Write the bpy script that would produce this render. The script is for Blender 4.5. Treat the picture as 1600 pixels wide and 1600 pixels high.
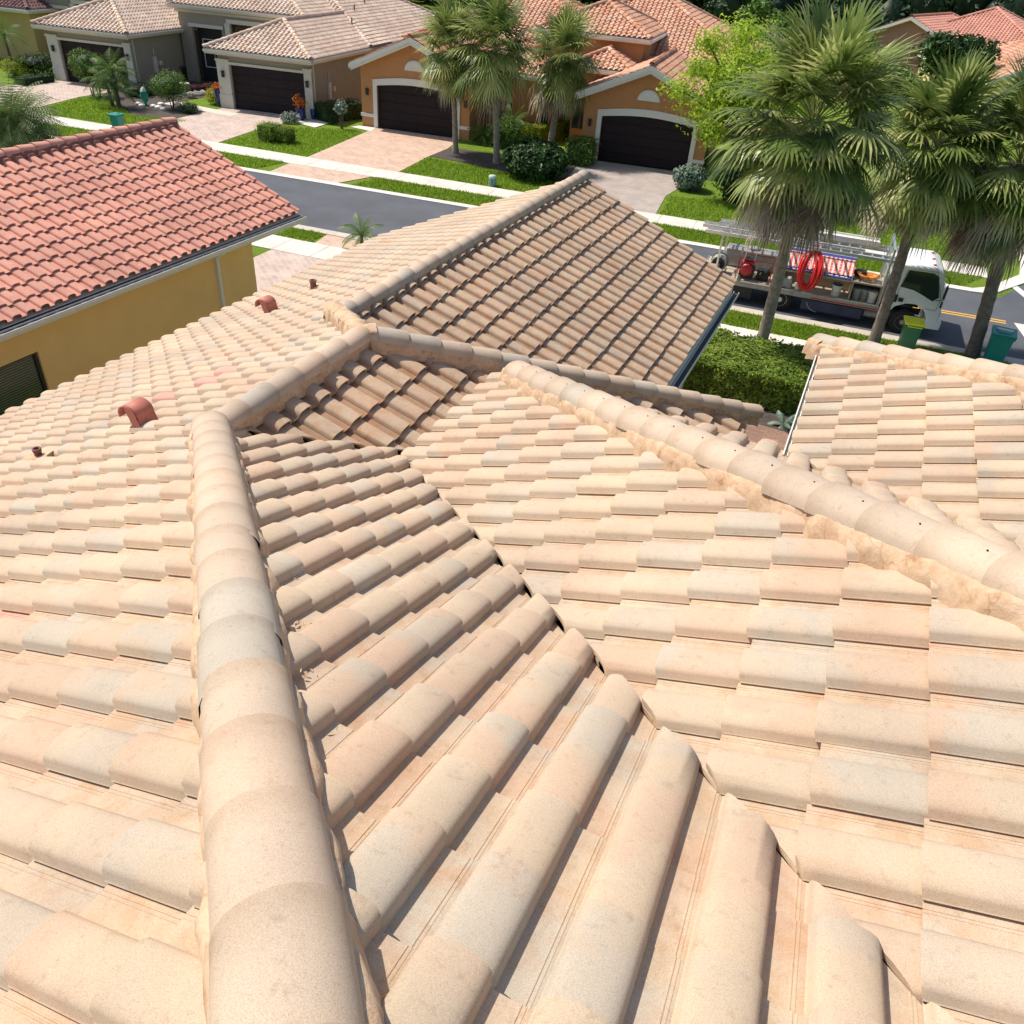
import bpy, bmesh, math, random
from mathutils import Vector, Matrix, noise
from math import sin, cos, pi, radians, sqrt, hypot, atan2
random.seed(11)
S = bpy.context.scene
for o in list(bpy.data.objects): bpy.data.objects.remove(o)
COL = S.collection

# ------------------------------------------------------------------ camera
CAM = Vector((4.2617, -4.1813, 9.6056))
FPX = 1252.37
yaw, pit, rol = radians(-21.476), radians(35.701), radians(4.540)
FW = Vector((sin(yaw)*cos(pit), cos(yaw)*cos(pit), -sin(pit)))
R0 = Vector((cos(yaw), -sin(yaw), 0)); U0 = R0.cross(FW)
RT = cos(rol)*R0 + sin(rol)*U0; UP = RT.cross(FW)
cd = bpy.data.cameras.new('camera'); cam = bpy.data.objects.new('camera', cd); COL.objects.link(cam)
cam.matrix_world = Matrix(((RT.x, UP.x, -FW.x, CAM.x), (RT.y, UP.y, -FW.y, CAM.y), (RT.z, UP.z, -FW.z, CAM.z), (0, 0, 0, 1)))
cd.sensor_width = 36; cd.sensor_height = 36; cd.lens = FPX/1600*36; cd.clip_start = .05; cd.clip_end = 2000
S.camera = cam
# ------------------------------------------------------------------ light
SUN_EL = radians(57); SUN_V = Vector((-cos(radians(2)), sin(radians(2)), 0))*cos(SUN_EL) + Vector((0, 0, sin(SUN_EL)))
w = bpy.data.worlds.new('World'); S.world = w; w.use_nodes = True
nt = w.node_tree; bg = nt.nodes['Background']; sky = nt.nodes.new('ShaderNodeTexSky')
sky.sky_type = 'NISHITA'; sky.sun_disc = False; sky.sun_elevation = SUN_EL
sky.sun_rotation = atan2(SUN_V.x, SUN_V.y); sky.air_density = 1.0; sky.dust_density = 1.6
nt.links.new(sky.outputs[0], bg.inputs[0]); bg.inputs[1].default_value = .13
sd = bpy.data.lights.new('sun', 'SUN'); sd.energy = 4.7; sd.angle = radians(.55); sd.color = (1, .925, .83)
so = bpy.data.objects.new('sun', sd); COL.objects.link(so); so.rotation_euler = SUN_V.to_track_quat('Z', 'Y').to_euler()
so.location = (0, 0, 60)
vs = S.view_settings; vs.view_transform = 'Standard'; vs.look = 'None'; vs.exposure = .14; vs.gamma = 1

# ------------------------------------------------------------------ helpers
def W(px, py, z=0.0):
    """point of the ground (or of height z) seen at a place of the photograph"""
    v = FW + (px-800)/FPX*RT - (py-800)/FPX*UP
    t = (z-CAM.z)/v.z
    return CAM + t*v

class MB:
    def __init__(s): s.v = []; s.f = []; s.c = []; s.sm = []; s.col = (1, 1, 1, 1)
    def add(s, vs, fs, smooth=False, col=None):
        n = len(s.v); s.v.extend([tuple(p) for p in vs]); c = col or s.col
        s.c.extend([c]*len(vs)); s.f.extend([tuple(n+i for i in f) for f in fs]); s.sm.extend([smooth]*len(fs)); return n
    def box(s, x0, y0, z0, x1, y1, z1, M=None, col=None):
        P = [Vector((x, y, z)) for z in (z0, z1) for x, y in ((x0, y0), (x1, y0), (x1, y1), (x0, y1))]
        if M: P = [M @ p for p in P]
        s.add(P, [(3, 2, 1, 0), (4, 5, 6, 7), (0, 1, 5, 4), (1, 2, 6, 5), (2, 3, 7, 6), (3, 0, 4, 7)], False, col)
    def prism(s, pts, z0, z1, M=None, col=None):
        n = len(pts); P = [Vector((p[0], p[1], z0)) for p in pts]+[Vector((p[0], p[1], z1)) for p in pts]
        if M: P = [M @ p for p in P]
        s.add(P, [tuple(range(n-1, -1, -1)), tuple(range(n, 2*n))]+[(i, (i+1) % n, n+(i+1) % n, n+i) for i in range(n)], False, col)
    def xz(s, pts, y0, y1, col=None):
        n = len(pts); P = [(p[0], y0, p[1]) for p in pts]+[(p[0], y1, p[1]) for p in pts]
        s.add(P, [tuple(range(n)), tuple(range(2*n-1, n-1, -1))]+[((i+1) % n, i, n+i, n+(i+1) % n) for i in range(n)], False, col)
    def tube(s, pts, rs, seg=8, caps=True, col=None, smooth=True):
        pts = [Vector(p) for p in pts]; rs = rs if isinstance(rs, (list, tuple)) else [rs]*len(pts)
        P = []; up = Vector((0, 0, 1)); prev = None
        for i, p in enumerate(pts):
            d = (pts[min(i+1, len(pts)-1)]-pts[max(i-1, 0)]).normalized()
            if prev is None:
                a = up if abs(d.z) < .9 else Vector((1, 0, 0)); x = d.cross(a).normalized()
            else: x = (prev-d*prev.dot(d)).normalized()
            prev = x; y = d.cross(x)
            for k in range(seg):
                t = 2*pi*k/seg; P.append(p+rs[i]*(cos(t)*x+sin(t)*y))
        F = []
        for i in range(len(pts)-1):
            for k in range(seg):
                a = i*seg+k; b = i*seg+(k+1) % seg; F.append((a, b, b+seg, a+seg))
        n = s.add(P, F, smooth, col)
        if caps:
            s.add(P[:seg], [tuple(range(seg-1, -1, -1))], False, col); s.add(P[-seg:], [tuple(range(seg))], False, col)
    def lathe(s, prof, c=(0, 0, 0), seg=16, col=None, M=None):
        P = []
        for r, z in prof:
            for k in range(seg):
                t = 2*pi*k/seg; P.append(Vector((c[0]+r*cos(t), c[1]+r*sin(t), c[2]+z)))
        if M: P = [M @ p for p in P]
        F = [(i*seg+k, i*seg+(k+1) % seg, (i+1)*seg+(k+1) % seg, (i+1)*seg+k) for i in range(len(prof)-1) for k in range(seg)]
        s.add(P, F, True, col)
        s.add(P[:seg], [tuple(range(seg-1, -1, -1))], False, col); s.add(P[-seg:], [tuple(range(seg))], False, col)
    def build(s, name, mat, parent=None, attr=False, label=None):
        me = bpy.data.meshes.new(name); me.from_pydata(s.v, [], s.f); me.materials.append(mat)
        me.polygons.foreach_set('use_smooth', s.sm)
        if attr:
            a = me.attributes.new('tint', 'FLOAT_COLOR', 'POINT')
            a.data.foreach_set('color', [x for c in s.c for x in c])
        me.update(); o = bpy.data.objects.new(name, me); COL.objects.link(o)
        if parent: o.parent = parent
        if label: o['label'] = label
        return o

def tag(o, label=None, cat=None, group=None, kind=None):
    if label: o['label'] = label
    if cat: o['category'] = cat
    if group: o['group'] = group
    if kind: o['kind'] = kind
    return o
def thing(name, loc, rz, label, cat, group=None):
    o = bpy.data.objects.new(name, None); COL.objects.link(o); o.location = loc; o.rotation_euler = (0, 0, rz)
    o.empty_display_size = .2
    return tag(o, label, cat, group)
def bevel(o, wd=.02, seg=2):
    m = o.modifiers.new('bevel', 'BEVEL'); m.width = wd; m.segments = seg; m.limit_method = 'ANGLE'; return o

# ------------------------------------------------------------------ materials
def newmat(name):
    m = bpy.data.materials.new(name); m.use_nodes = True; n = m.node_tree.nodes; l = m.node_tree.links
    return m, n, l, n['Principled BSDF']
def ramp(n, cols, mode='LINEAR'):
    r = n.new('ShaderNodeValToRGB'); r.color_ramp.interpolation = mode; e = r.color_ramp.elements
    while len(e) > 1: e.remove(e[-1])
    e[0].position = cols[0][0]; e[0].color = (*cols[0][1], 1)
    for p, c in cols[1:]: x = e.new(p); x.color = (*c, 1)
    return r
def noise_n(n, l, scale, detail=4, rough=.6, co=None, dist=0):
    t = n.new('ShaderNodeTexNoise'); t.inputs['Scale'].default_value = scale; t.inputs['Detail'].default_value = detail
    t.inputs['Roughness'].default_value = rough; t.inputs['Distortion'].default_value = dist
    if co: l.new(co, t.inputs['Vector'])
    return t
def mixc(n, l, a, b, f, mode='MIX'):
    m = n.new('ShaderNodeMix'); m.data_type = 'RGBA'; m.blend_type = mode
    for k, x in ((6, a), (7, b), (0, f)):
        if hasattr(x, 'links') or hasattr(x, 'is_linked'): l.new(x, m.inputs[k])
        elif k == 0: m.inputs[0].default_value = x
        else: m.inputs[k].default_value = (*x, 1)
    return m.outputs[2]
def mth(n, l, op, a, b=0.0, clamp=False):
    m = n.new('ShaderNodeMath'); m.operation = op; m.use_clamp = clamp
    for k, x in ((0, a), (1, b)):
        if hasattr(x, 'is_linked'): l.new(x, m.inputs[k])
        else: m.inputs[k].default_value = x
    return m.outputs[0]
def bump(n, l, b, h, strength=.3, dist=.01):
    bp = n.new('ShaderNodeBump'); bp.inputs['Strength'].default_value = strength; bp.inputs['Distance'].default_value = dist
    l.new(h, bp.inputs['Height']); l.new(bp.outputs[0], b.inputs['Normal'])
def simple(name, c, rough=.6, metal=0, var=.12, scale=3, bs=0, bscale=60, spec=.5, coat=0):
    m, n, l, b = newmat(name); co = n.new('ShaderNodeTexCoord').outputs['Object']
    t = noise_n(n, l, scale, 5, .6, co); lo = tuple(x*(1-var) for x in c); hi = tuple(min(1, x*(1+var)) for x in c)
    r = ramp(n, [(.3, lo), (.7, hi)]); l.new(t.outputs[0], r.inputs[0]); l.new(r.outputs[0], b.inputs['Base Color'])
    b.inputs['Roughness'].default_value = rough; b.inputs['Metallic'].default_value = metal
    b.inputs['Specular IOR Level'].default_value = spec; b.inputs['Coat Weight'].default_value = coat
    if bs: t2 = noise_n(n, l, bscale, 3, .6, co); bump(n, l, b, t2.outputs[0], bs, .01)
    return m

def tile_mat(name, cols, dark=1.0, grain=320, stain=.5, bstr=.3, pink=None):
    """concrete roof tile: tint = (random a, random b, place along the tile, pan flag)"""
    m, n, l, b = newmat(name); co = n.new('ShaderNodeTexCoord').outputs['Object']
    at = n.new('ShaderNodeAttribute'); at.attribute_name = 'tint'; sp = n.new('ShaderNodeSeparateColor'); l.new(at.outputs['Color'], sp.inputs[0])
    k = len(cols); st = [(.96*i/k, tuple(x*dark for x in c)) for i, c in enumerate(cols)]+[(.97, pink or cols[-1])]
    ra = ramp(n, st, 'CONSTANT'); rb = ramp(n, st, 'CONSTANT'); l.new(sp.outputs[0], ra.inputs[0]); l.new(sp.outputs[1], rb.inputs[0])
    n1 = noise_n(n, l, 5.5, 2, .5, co)
    f = mth(n, l, 'MULTIPLY_ADD', mth(n, l, 'ADD', n1.outputs[0], mth(n, l, 'MULTIPLY', sp.outputs[2], .55)), 5.0); 
    f.node.inputs[2].default_value = -4.1; f.node.use_clamp = True
    c = mixc(n, l, ra.outputs[0], rb.outputs[0], f)
    # dust and rust coloured wash in the pans
    n2 = noise_n(n, l, 7, 6, .7, co, .6)
    rs = ramp(n, [(.44, (0, 0, 0)), (.64, (1, 1, 1))]); l.new(n2.outputs[0], rs.inputs[0])
    fs = mth(n, l, 'MULTIPLY', mth(n, l, 'MULTIPLY_ADD', at.outputs['Alpha'], .75), rs.outputs[0]); fs.node.inputs[0].links[0].from_node.inputs[2].default_value = .12
    fs = mth(n, l, 'MULTIPLY', fs, stain)
    c = mixc(n, l, c, (.47*dark, .255*dark, .125*dark), fs)
    c = mixc(n, l, c, (.30*dark, .165*dark, .095*dark), mth(n, l, 'MULTIPLY', mth(n, l, 'SUBTRACT', at.outputs['Alpha'], 1.0, True), .72))  # slopes D and G: stain plus painted shade in one brown
    # big weathering
    n3 = noise_n(n, l, .8, 4, .6, co); r3 = ramp(n, [(.35, (.86, .86, .86)), (.65, (1.06, 1.05, 1.03))]); l.new(n3.outputs[0], r3.inputs[0])
    c = mixc(n, l, c, r3.outputs[0], 1.0, 'MULTIPLY')
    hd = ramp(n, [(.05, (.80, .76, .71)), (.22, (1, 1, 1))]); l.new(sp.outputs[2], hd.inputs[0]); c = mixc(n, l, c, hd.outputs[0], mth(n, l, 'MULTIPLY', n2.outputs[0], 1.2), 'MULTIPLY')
    # sand grains
    n4 = noise_n(n, l, grain, 2, .7, co); r4 = ramp(n, [(.30, (.70, .68, .66)), (.5, (1, 1, 1)), (.70, (1.2, 1.19, 1.17))]); l.new(n4.outputs[0], r4.inputs[0])
    c = mixc(n, l, c, r4.outputs[0], .8, 'MULTIPLY')
    n6 = noise_n(n, l, 21, 5, .7, co); r6 = ramp(n, [(.56, (1, 1, 1)), (.70, (.80, .77, .73))]); l.new(n6.outputs[0], r6.inputs[0])
    c = mixc(n, l, c, r6.outputs[0], .75, 'MULTIPLY')
    # chips and specks
    vo = n.new('ShaderNodeTexVoronoi'); vo.inputs['Scale'].default_value = 30; l.new(co, vo.inputs['Vector'])
    rv = ramp(n, [(0, (1, 1, 1)), (.035, (1, 1, 1)), (.05, (0, 0, 0))]); l.new(vo.outputs['Distance'], rv.inputs[0])
    n5 = noise_n(n, l, 2.3, 2, .5, co); fv = mth(n, l, 'MULTIPLY', rv.outputs[0], mth(n, l, 'GREATER_THAN', n5.outputs[0], .6))
    c = mixc(n, l, c, (.82, .74, .62), mth(n, l, 'MULTIPLY', fv, .6))
    l.new(c, b.inputs['Base Color']); b.inputs['Roughness'].default_value = .9; b.inputs['Specular IOR Level'].default_value = .25
    hh = mth(n, l, 'ADD', n4.outputs[0], mth(n, l, 'MULTIPLY', n2.outputs[0], 1.2)); bump(n, l, b, hh, bstr, .004)
    return m
TAN = [(.545, .42, .305), (.55, .405, .29), (.53, .42, .315), (.565, .445, .32), (.50, .43, .34), (.54, .405, .295), (.555, .435, .31), (.50, .415, .32), (.555, .40, .285), (.53, .425, .31)]
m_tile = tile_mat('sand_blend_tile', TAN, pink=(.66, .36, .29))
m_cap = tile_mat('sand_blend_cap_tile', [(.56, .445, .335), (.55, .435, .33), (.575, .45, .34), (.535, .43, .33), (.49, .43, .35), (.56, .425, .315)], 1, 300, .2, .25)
m_red = tile_mat('red_tile', [(.64, .32, .24), (.68, .35, .265), (.60, .29, .22), (.66, .33, .25), (.62, .32, .25)], 1, 120, .08, .3)
m_beige = tile_mat('far_beige_tile', [(.70, .56, .45), (.62, .46, .36), (.74, .62, .52), (.66, .51, .40)], 1, 60, .1, .3)
m_salmon = tile_mat('far_salmon_tile', [(.70, .40, .27), (.62, .30, .19), (.72, .47, .34), (.64, .35, .23)], .95, 60, .1, .3)
m_plum = tile_mat('far_plum_tile', [(.20, .11, .105), (.26, .15, .14), (.17, .095, .09)], .9, 60, .1, .3)

def mortar_mat():
    m, n, l, b = newmat('orange_mortar'); co = n.new('ShaderNodeTexCoord').outputs['Object']
    t = noise_n(n, l, 11, 7, .68, co, .15); r = ramp(n, [(.28, (.33, .18, .10)), (.42, (.50, .33, .20)), (.6, (.59, .43, .285)), (.8, (.64, .50, .37))])
    l.new(t.outputs[0], r.inputs[0]); vo = n.new('ShaderNodeTexVoronoi'); vo.feature = 'DISTANCE_TO_EDGE'; vo.inputs['Scale'].default_value = 3.2; nd = noise_n(n, l, 6, 3, .6, co); l.new(mixc(n, l, co, nd.outputs['Color'], .12), vo.inputs['Vector'])
    rv = ramp(n, [(0, (.6, .45, .33)), (.012, (1, 1, 1))]); l.new(vo.outputs[0], rv.inputs[0])
    l.new(mixc(n, l, r.outputs[0], rv.outputs[0], .55, 'MULTIPLY'), b.inputs['Base Color']); b.inputs['Roughness'].default_value = .95
    bump(n, l, b, t.outputs[0], .6, .02); return m
m_mortar = mortar_mat()
def grass_mat(name, a, bb, c):
    m, n, l, b = newmat(name); co = n.new('ShaderNodeTexCoord').outputs['Object']
    t = noise_n(n, l, 9, 6, .75, co); r = ramp(n, [(.3, a), (.5, bb), (.72, c)]); l.new(t.outputs[0], r.inputs[0])
    t2 = noise_n(n, l, .7, 4, .6, co); r2 = ramp(n, [(.3, (.8, .84, .8)), (.7, (1.18, 1.12, 1.1))]); l.new(t2.outputs[0], r2.inputs[0])
    l.new(mixc(n, l, r.outputs[0], r2.outputs[0], 1, 'MULTIPLY'), b.inputs['Base Color']); b.inputs['Roughness'].default_value = .85; b.inputs['Specular IOR Level'].default_value = .15
    t3 = noise_n(n, l, 26, 4, .8, co); bump(n, l, b, t3.outputs[0], 1, .08); return m
m_grass = grass_mat('lawn_grass', (.09, .16, .018), (.18, .29, .026), (.28, .38, .05))
def leaf_mat(name, c0, c1, c2, trans=.25, rough=.5):
    m, n, l, b = newmat(name); at = n.new('ShaderNodeAttribute'); at.attribute_name = 'tint'
    sp = n.new('ShaderNodeSeparateColor'); l.new(at.outputs['Color'], sp.inputs[0])
    r = ramp(n, [(0, c0), (.5, c1), (1, c2)]); l.new(sp.outputs[0], r.inputs[0]); l.new(r.outputs[0], b.inputs['Base Color'])
    b.inputs['Roughness'].default_value = rough; b.inputs['Specular IOR Level'].default_value = .3
    tr = n.new('ShaderNodeBsdfTranslucent'); l.new(r.outputs[0], tr.inputs[0]); mx = n.new('ShaderNodeMixShader'); mx.inputs[0].default_value = trans
    out = n['Material Output']; l.new(b.outputs[0], mx.inputs[1]); l.new(tr.outputs[0], mx.inputs[2]); l.new(mx.outputs[0], out.inputs[0]); return m
L_palm = leaf_mat('sabal_leaf', (.05, .095, .025), (.21, .28, .065), (.68, .66, .27), .36, .36)
L_dead = leaf_mat('dead_palm_leaf', (.17, .12, .08), (.36, .29, .21), (.62, .54, .44), .12, .8)
L_lime = leaf_mat('lime_leaf', (.22, .36, .025), (.42, .56, .045), (.62, .72, .09), .45)
L_dark = leaf_mat('dark_green_leaf', (.012, .035, .01), (.03, .075, .015), (.07, .14, .03), .15)
L_mid = leaf_mat('green_leaf', (.045, .10, .016), (.11, .20, .03), (.22, .33, .06), .25)
L_hedge = leaf_mat('hedge_leaf', (.10, .17, .02), (.21, .31, .035), (.38, .46, .08), .4)
L_yel = leaf_mat('yellow_green_leaf', (.17, .24, .02), (.38, .42, .035), (.62, .6, .07), .3)
L_blue = leaf_mat('grey_green_leaf', (.07, .12, .08), (.16, .23, .17), (.3, .38, .28), .15)
L_purp = leaf_mat('dark_red_leaf', (.035, .012, .015), (.09, .025, .03), (.2, .06, .055), .15)
L_white = leaf_mat('white_petal', (.5, .45, .42), (.75, .72, .68), (.9, .88, .85), .2)
L_croton = leaf_mat('red_orange_leaf', (.35, .04, .02), (.6, .16, .03), (.65, .4, .05), .2)
L_feather = leaf_mat('feathery_leaf', (.07, .12, .03), (.17, .25, .07), (.36, .42, .2), .3)
L_blade = leaf_mat('grass_blade', (.13, .23, .018), (.26, .40, .03), (.40, .53, .06), .5)
L_wood = leaf_mat('far_wood_leaf', (.010, .026, .012), (.022, .05, .02), (.05, .09, .03), .1)
m_trunk = simple('palm_bark', (.30, .25, .20), .95, 0, .35, 9, .9, 22)
m_trunk2 = simple('palm_bark_grey', (.20, .16, .13), .95, 0, .35, 9, .9, 22)
m_bark = simple('bark', (.12, .09, .065), .95, 0, .3, 9, .7, 30)
m_road = simple('asphalt', (.088, .094, .106), .85, 0, .2, .55, .4, 90)
m_conc = simple('light_concrete', (.66, .62, .55), .85, 0, .08, 2.5, .2, 60)
m_concd = simple('damp_concrete', (.52, .46, .38), .85, 0, .1, 2.5, .2, 60)
m_walk = None
m_mulch = simple('dark_mulch', (.075, .06, .05), .95, 0, .5, 14, 1, 30)
m_white = simple('white_trim', (.74, .72, .67), .55, 0, .04, 4)
m_paint = simple('white_road_paint', (.75, .75, .72), .7, 0, .08, 8)
m_ypaint = simple('yellow_road_paint', (.72, .40, .05), .7, 0, .1, 8)
m_cream = simple('cream_trim', (.60, .56, .48), .7, 0, .05, 5, .2, 90)
m_stucco_grey = simple('grey_tan_stucco', (.30, .265, .205), .9, 0, .06, 2, .3, 90)
m_stucco_or = simple('orange_stucco', (.50, .24, .10), .9, 0, .06, 2, .3, 90)
m_stucco_yel = simple('mustard_stucco', (.84, .56, .22), .9, 0, .05, 1.2, .3, 70)
m_stucco_pale = simple('pale_yellow_stucco', (.72, .56, .26), .9, 0, .05, 2, .3, 90)
m_stucco_pink = simple('pink_brown_stucco', (.36, .2, .16), .9, 0, .05, 2, .3, 90)
m_stucco_own = simple('tan_stucco', (.52, .42, .30), .9, 0, .05, 2, .3, 90)
m_deck = simple('roof_underlay', (.035, .03, .028), .95, 0, .2, 3)
m_dark = simple('black_void', (.012, .012, .014), .8, 0, .1, 3)
m_gutter_in = simple('gutter_shade_dark', (.05, .05, .055), .6, 0, .2, 4)
m_terra = simple('terracotta_paint', (.50, .17, .12), .6, 0, .12, 7, .2, 60)
m_terra_d = simple('dark_terracotta', (.20, .075, .06), .6, 0, .15, 9, .2, 60)
def garage_mat():
    m, n, l, b = newmat('dark_brown_panel_door'); co = n.new('ShaderNodeTexCoord').outputs['Object']
    sx = n.new('ShaderNodeSeparateXYZ'); l.new(co, sx.inputs[0]); cx = n.new('ShaderNodeCombineXYZ'); l.new(mth(n, l, 'MULTIPLY', sx.outputs[0], .8), cx.inputs[0]); l.new(mth(n, l, 'MULTIPLY', sx.outputs[2], 14), cx.inputs[2])
    t = noise_n(n, l, 2, 5, .6, cx.outputs[0]); r = ramp(n, [(.3, (.010, .006, .008)), (.7, (.026, .015, .017))]); l.new(t.outputs[0], r.inputs[0]); l.new(r.outputs[0], b.inputs['Base Color'])
    b.inputs['Roughness'].default_value = .6; b.inputs['Specular IOR Level'].default_value = .25; return m
m_gdoor = garage_mat()
def brick_mat(name, c1, c2, mo, bw=.22, bh=.11, rot=0, msize=.012):
    m, n, l, b = newmat(name); co = n.new('ShaderNodeTexCoord').outputs['Object']; mp = n.new('ShaderNodeMapping'); l.new(co, mp.inputs[0]); mp.inputs['Rotation'].default_value = (0, 0, rot)
    br = n.new('ShaderNodeTexBrick'); l.new(mp.outputs[0], br.inputs['Vector']); br.inputs['Scale'].default_value = 1; br.inputs['Brick Width'].default_value = bw; br.inputs['Row Height'].default_value = bh
    br.inputs['Mortar Size'].default_value = msize; br.inputs['Color1'].default_value = (*c1, 1); br.inputs['Color2'].default_value = (*c2, 1); br.inputs['Mortar'].default_value = (*mo, 1)
    t = noise_n(n, l, 1.3, 5, .65, co); r = ramp(n, [(.3, (.82, .82, .82)), (.7, (1.12, 1.1, 1.08))]); l.new(t.outputs[0], r.inputs[0])
    l.new(mixc(n, l, br.outputs[0], r.outputs[0], 1, 'MULTIPLY'), b.inputs['Base Color']); b.inputs['Roughness'].default_value = .9
    bump(n, l, b, br.outputs['Fac'], -.4, .01); return m
m_pave_pink = brick_mat('pink_paver', (.56, .44, .37), (.46, .36, .31), (.60, .50, .42), .42, .2, .7)
m_pave_peach = brick_mat('peach_paver', (.60, .42, .31), (.50, .34, .26), (.62, .47, .36), .42, .2, .7)
m_pave_grey = brick_mat('grey_paver', (.42, .35, .31), (.36, .31, .28), (.46, .40, .35), .42, .2, 0)
m_pave_red = brick_mat('red_brown_paver', (.34, .19, .13), (.25, .145, .105), (.20, .14, .11), .21, .105, 0)
m_walk = brick_mat('jointed_concrete', (.66, .62, .55), (.63, .59, .52), (.40, .37, .33), 1.55, 30, -.075, .02)
def glass_mat(name, c):
    m, n, l, b = newmat(name); b.inputs['Base Color'].default_value = (*c, 1); b.inputs['Roughness'].default_value = .06; b.inputs['Specular IOR Level'].default_value = .8; return m
m_glass = glass_mat('dark_window_glass', (.02, .028, .03))
def blind_mat():
    m, n, l, b = newmat('window_blind_behind_glass'); co = n.new('ShaderNodeTexCoord').outputs['Object']; wv = n.new('ShaderNodeTexWave'); wv.bands_direction = 'Z'; wv.inputs['Scale'].default_value = 6.5; wv.inputs['Distortion'].default_value = .6
    l.new(co, wv.inputs[0]); r = ramp(n, [(.35, (.012, .02, .016)), (.8, (.09, .115, .10))]); l.new(wv.outputs[1], r.inputs[0]); l.new(r.outputs[0], b.inputs['Base Color']); b.inputs['Roughness'].default_value = .12; return m
m_blind = blind_mat()
m_tpaint = simple('white_truck_paint', (.82, .83, .81), .3, 0, .03, 2, coat=.4)
m_rubber = simple('black_rubber', (.018, .018, .018), .85, 0, .2, 10)
m_alu = simple('aluminium', (.68, .69, .70), .35, .8, .08, 8)
m_steel = simple('worn_steel', (.34, .33, .31), .55, .4, .2, 6)
m_black = simple('black_plastic', (.02, .02, .022), .5, 0, .2, 6)
m_redp = simple('red_paint', (.42, .02, .03), .4, 0, .15, 9)
m_hose = simple('red_hose_rubber', (.60, .018, .02), .4, 0, .12, 9)
m_blue = simple('dark_blue_tank', (.02, .035, .09), .4, 0, .35, 3)
m_teal = simple('teal_bin_plastic', (.015, .27, .20), .45, 0, .08, 4)
m_green = simple('green_bin_plastic', (.03, .17, .07), .45, 0, .1, 4)
m_yel = simple('yellow_bin_plastic', (.95, .90, .03), .4, 0, .06, 4)
m_bucket = simple('white_bucket_plastic', (.62, .62, .60), .5, 0, .1, 6)
m_gbucket = simple('grey_bucket_plastic', (.32, .33, .31), .5, 0, .1, 6)
m_tanbox = simple('plywood', (.40, .34, .25), .8, 0, .15, 6)
m_cobalt = simple('cobalt_glazed_pot', (.02, .035, .16), .2, 0, .2, 5)
m_orange = simple('orange_cone', (.85, .06, .02), .5, 0, .05, 5)
m_banner = None

# ------------------------------------------------------------------ roof tiles
SL = .4271; TW = .2955; E1 = .356/sqrt(1+SL*SL)
def profile(hi=True):
    """(offset from the lip, height of top, pan flag) from the overlapping lip across the roll to the pan"""
    P = []
    if hi:
        P.append((0, .010, 0)); n = 10
        for i in range(n+1):
            t = pi*i/n; P.append((-.005-.0925*(1-cos(t)), .014+.056*(sin(t)**.56 if 0 < i < n else 0), 0))
        P[-1] = (-.191, .005, .4)
        P += [(-.205, .002, 1), (-.24, 0, 1), (-.264, .0005, 1), (-.2655, .0022, 1), (-.2695, .0022, 1), (-.271, .0, 1), (-.276, .0, 1), (-.2775, .0022, 1), (-.281, .0022, 1), (-.2825, .001, 1), (-.318, .0, 1)]
    else:
        P = [(0, .012, 0), (-.012, .04, 0), (-.045, .062, 0), (-.09, .068, 0), (-.135, .062, 0), (-.162, .04, 0), (-.174, .006, .4), (-.23, 0, 1), (-.30, 0, 1)]
    return P
PHI, PLO = profile(True), profile(False)
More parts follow.
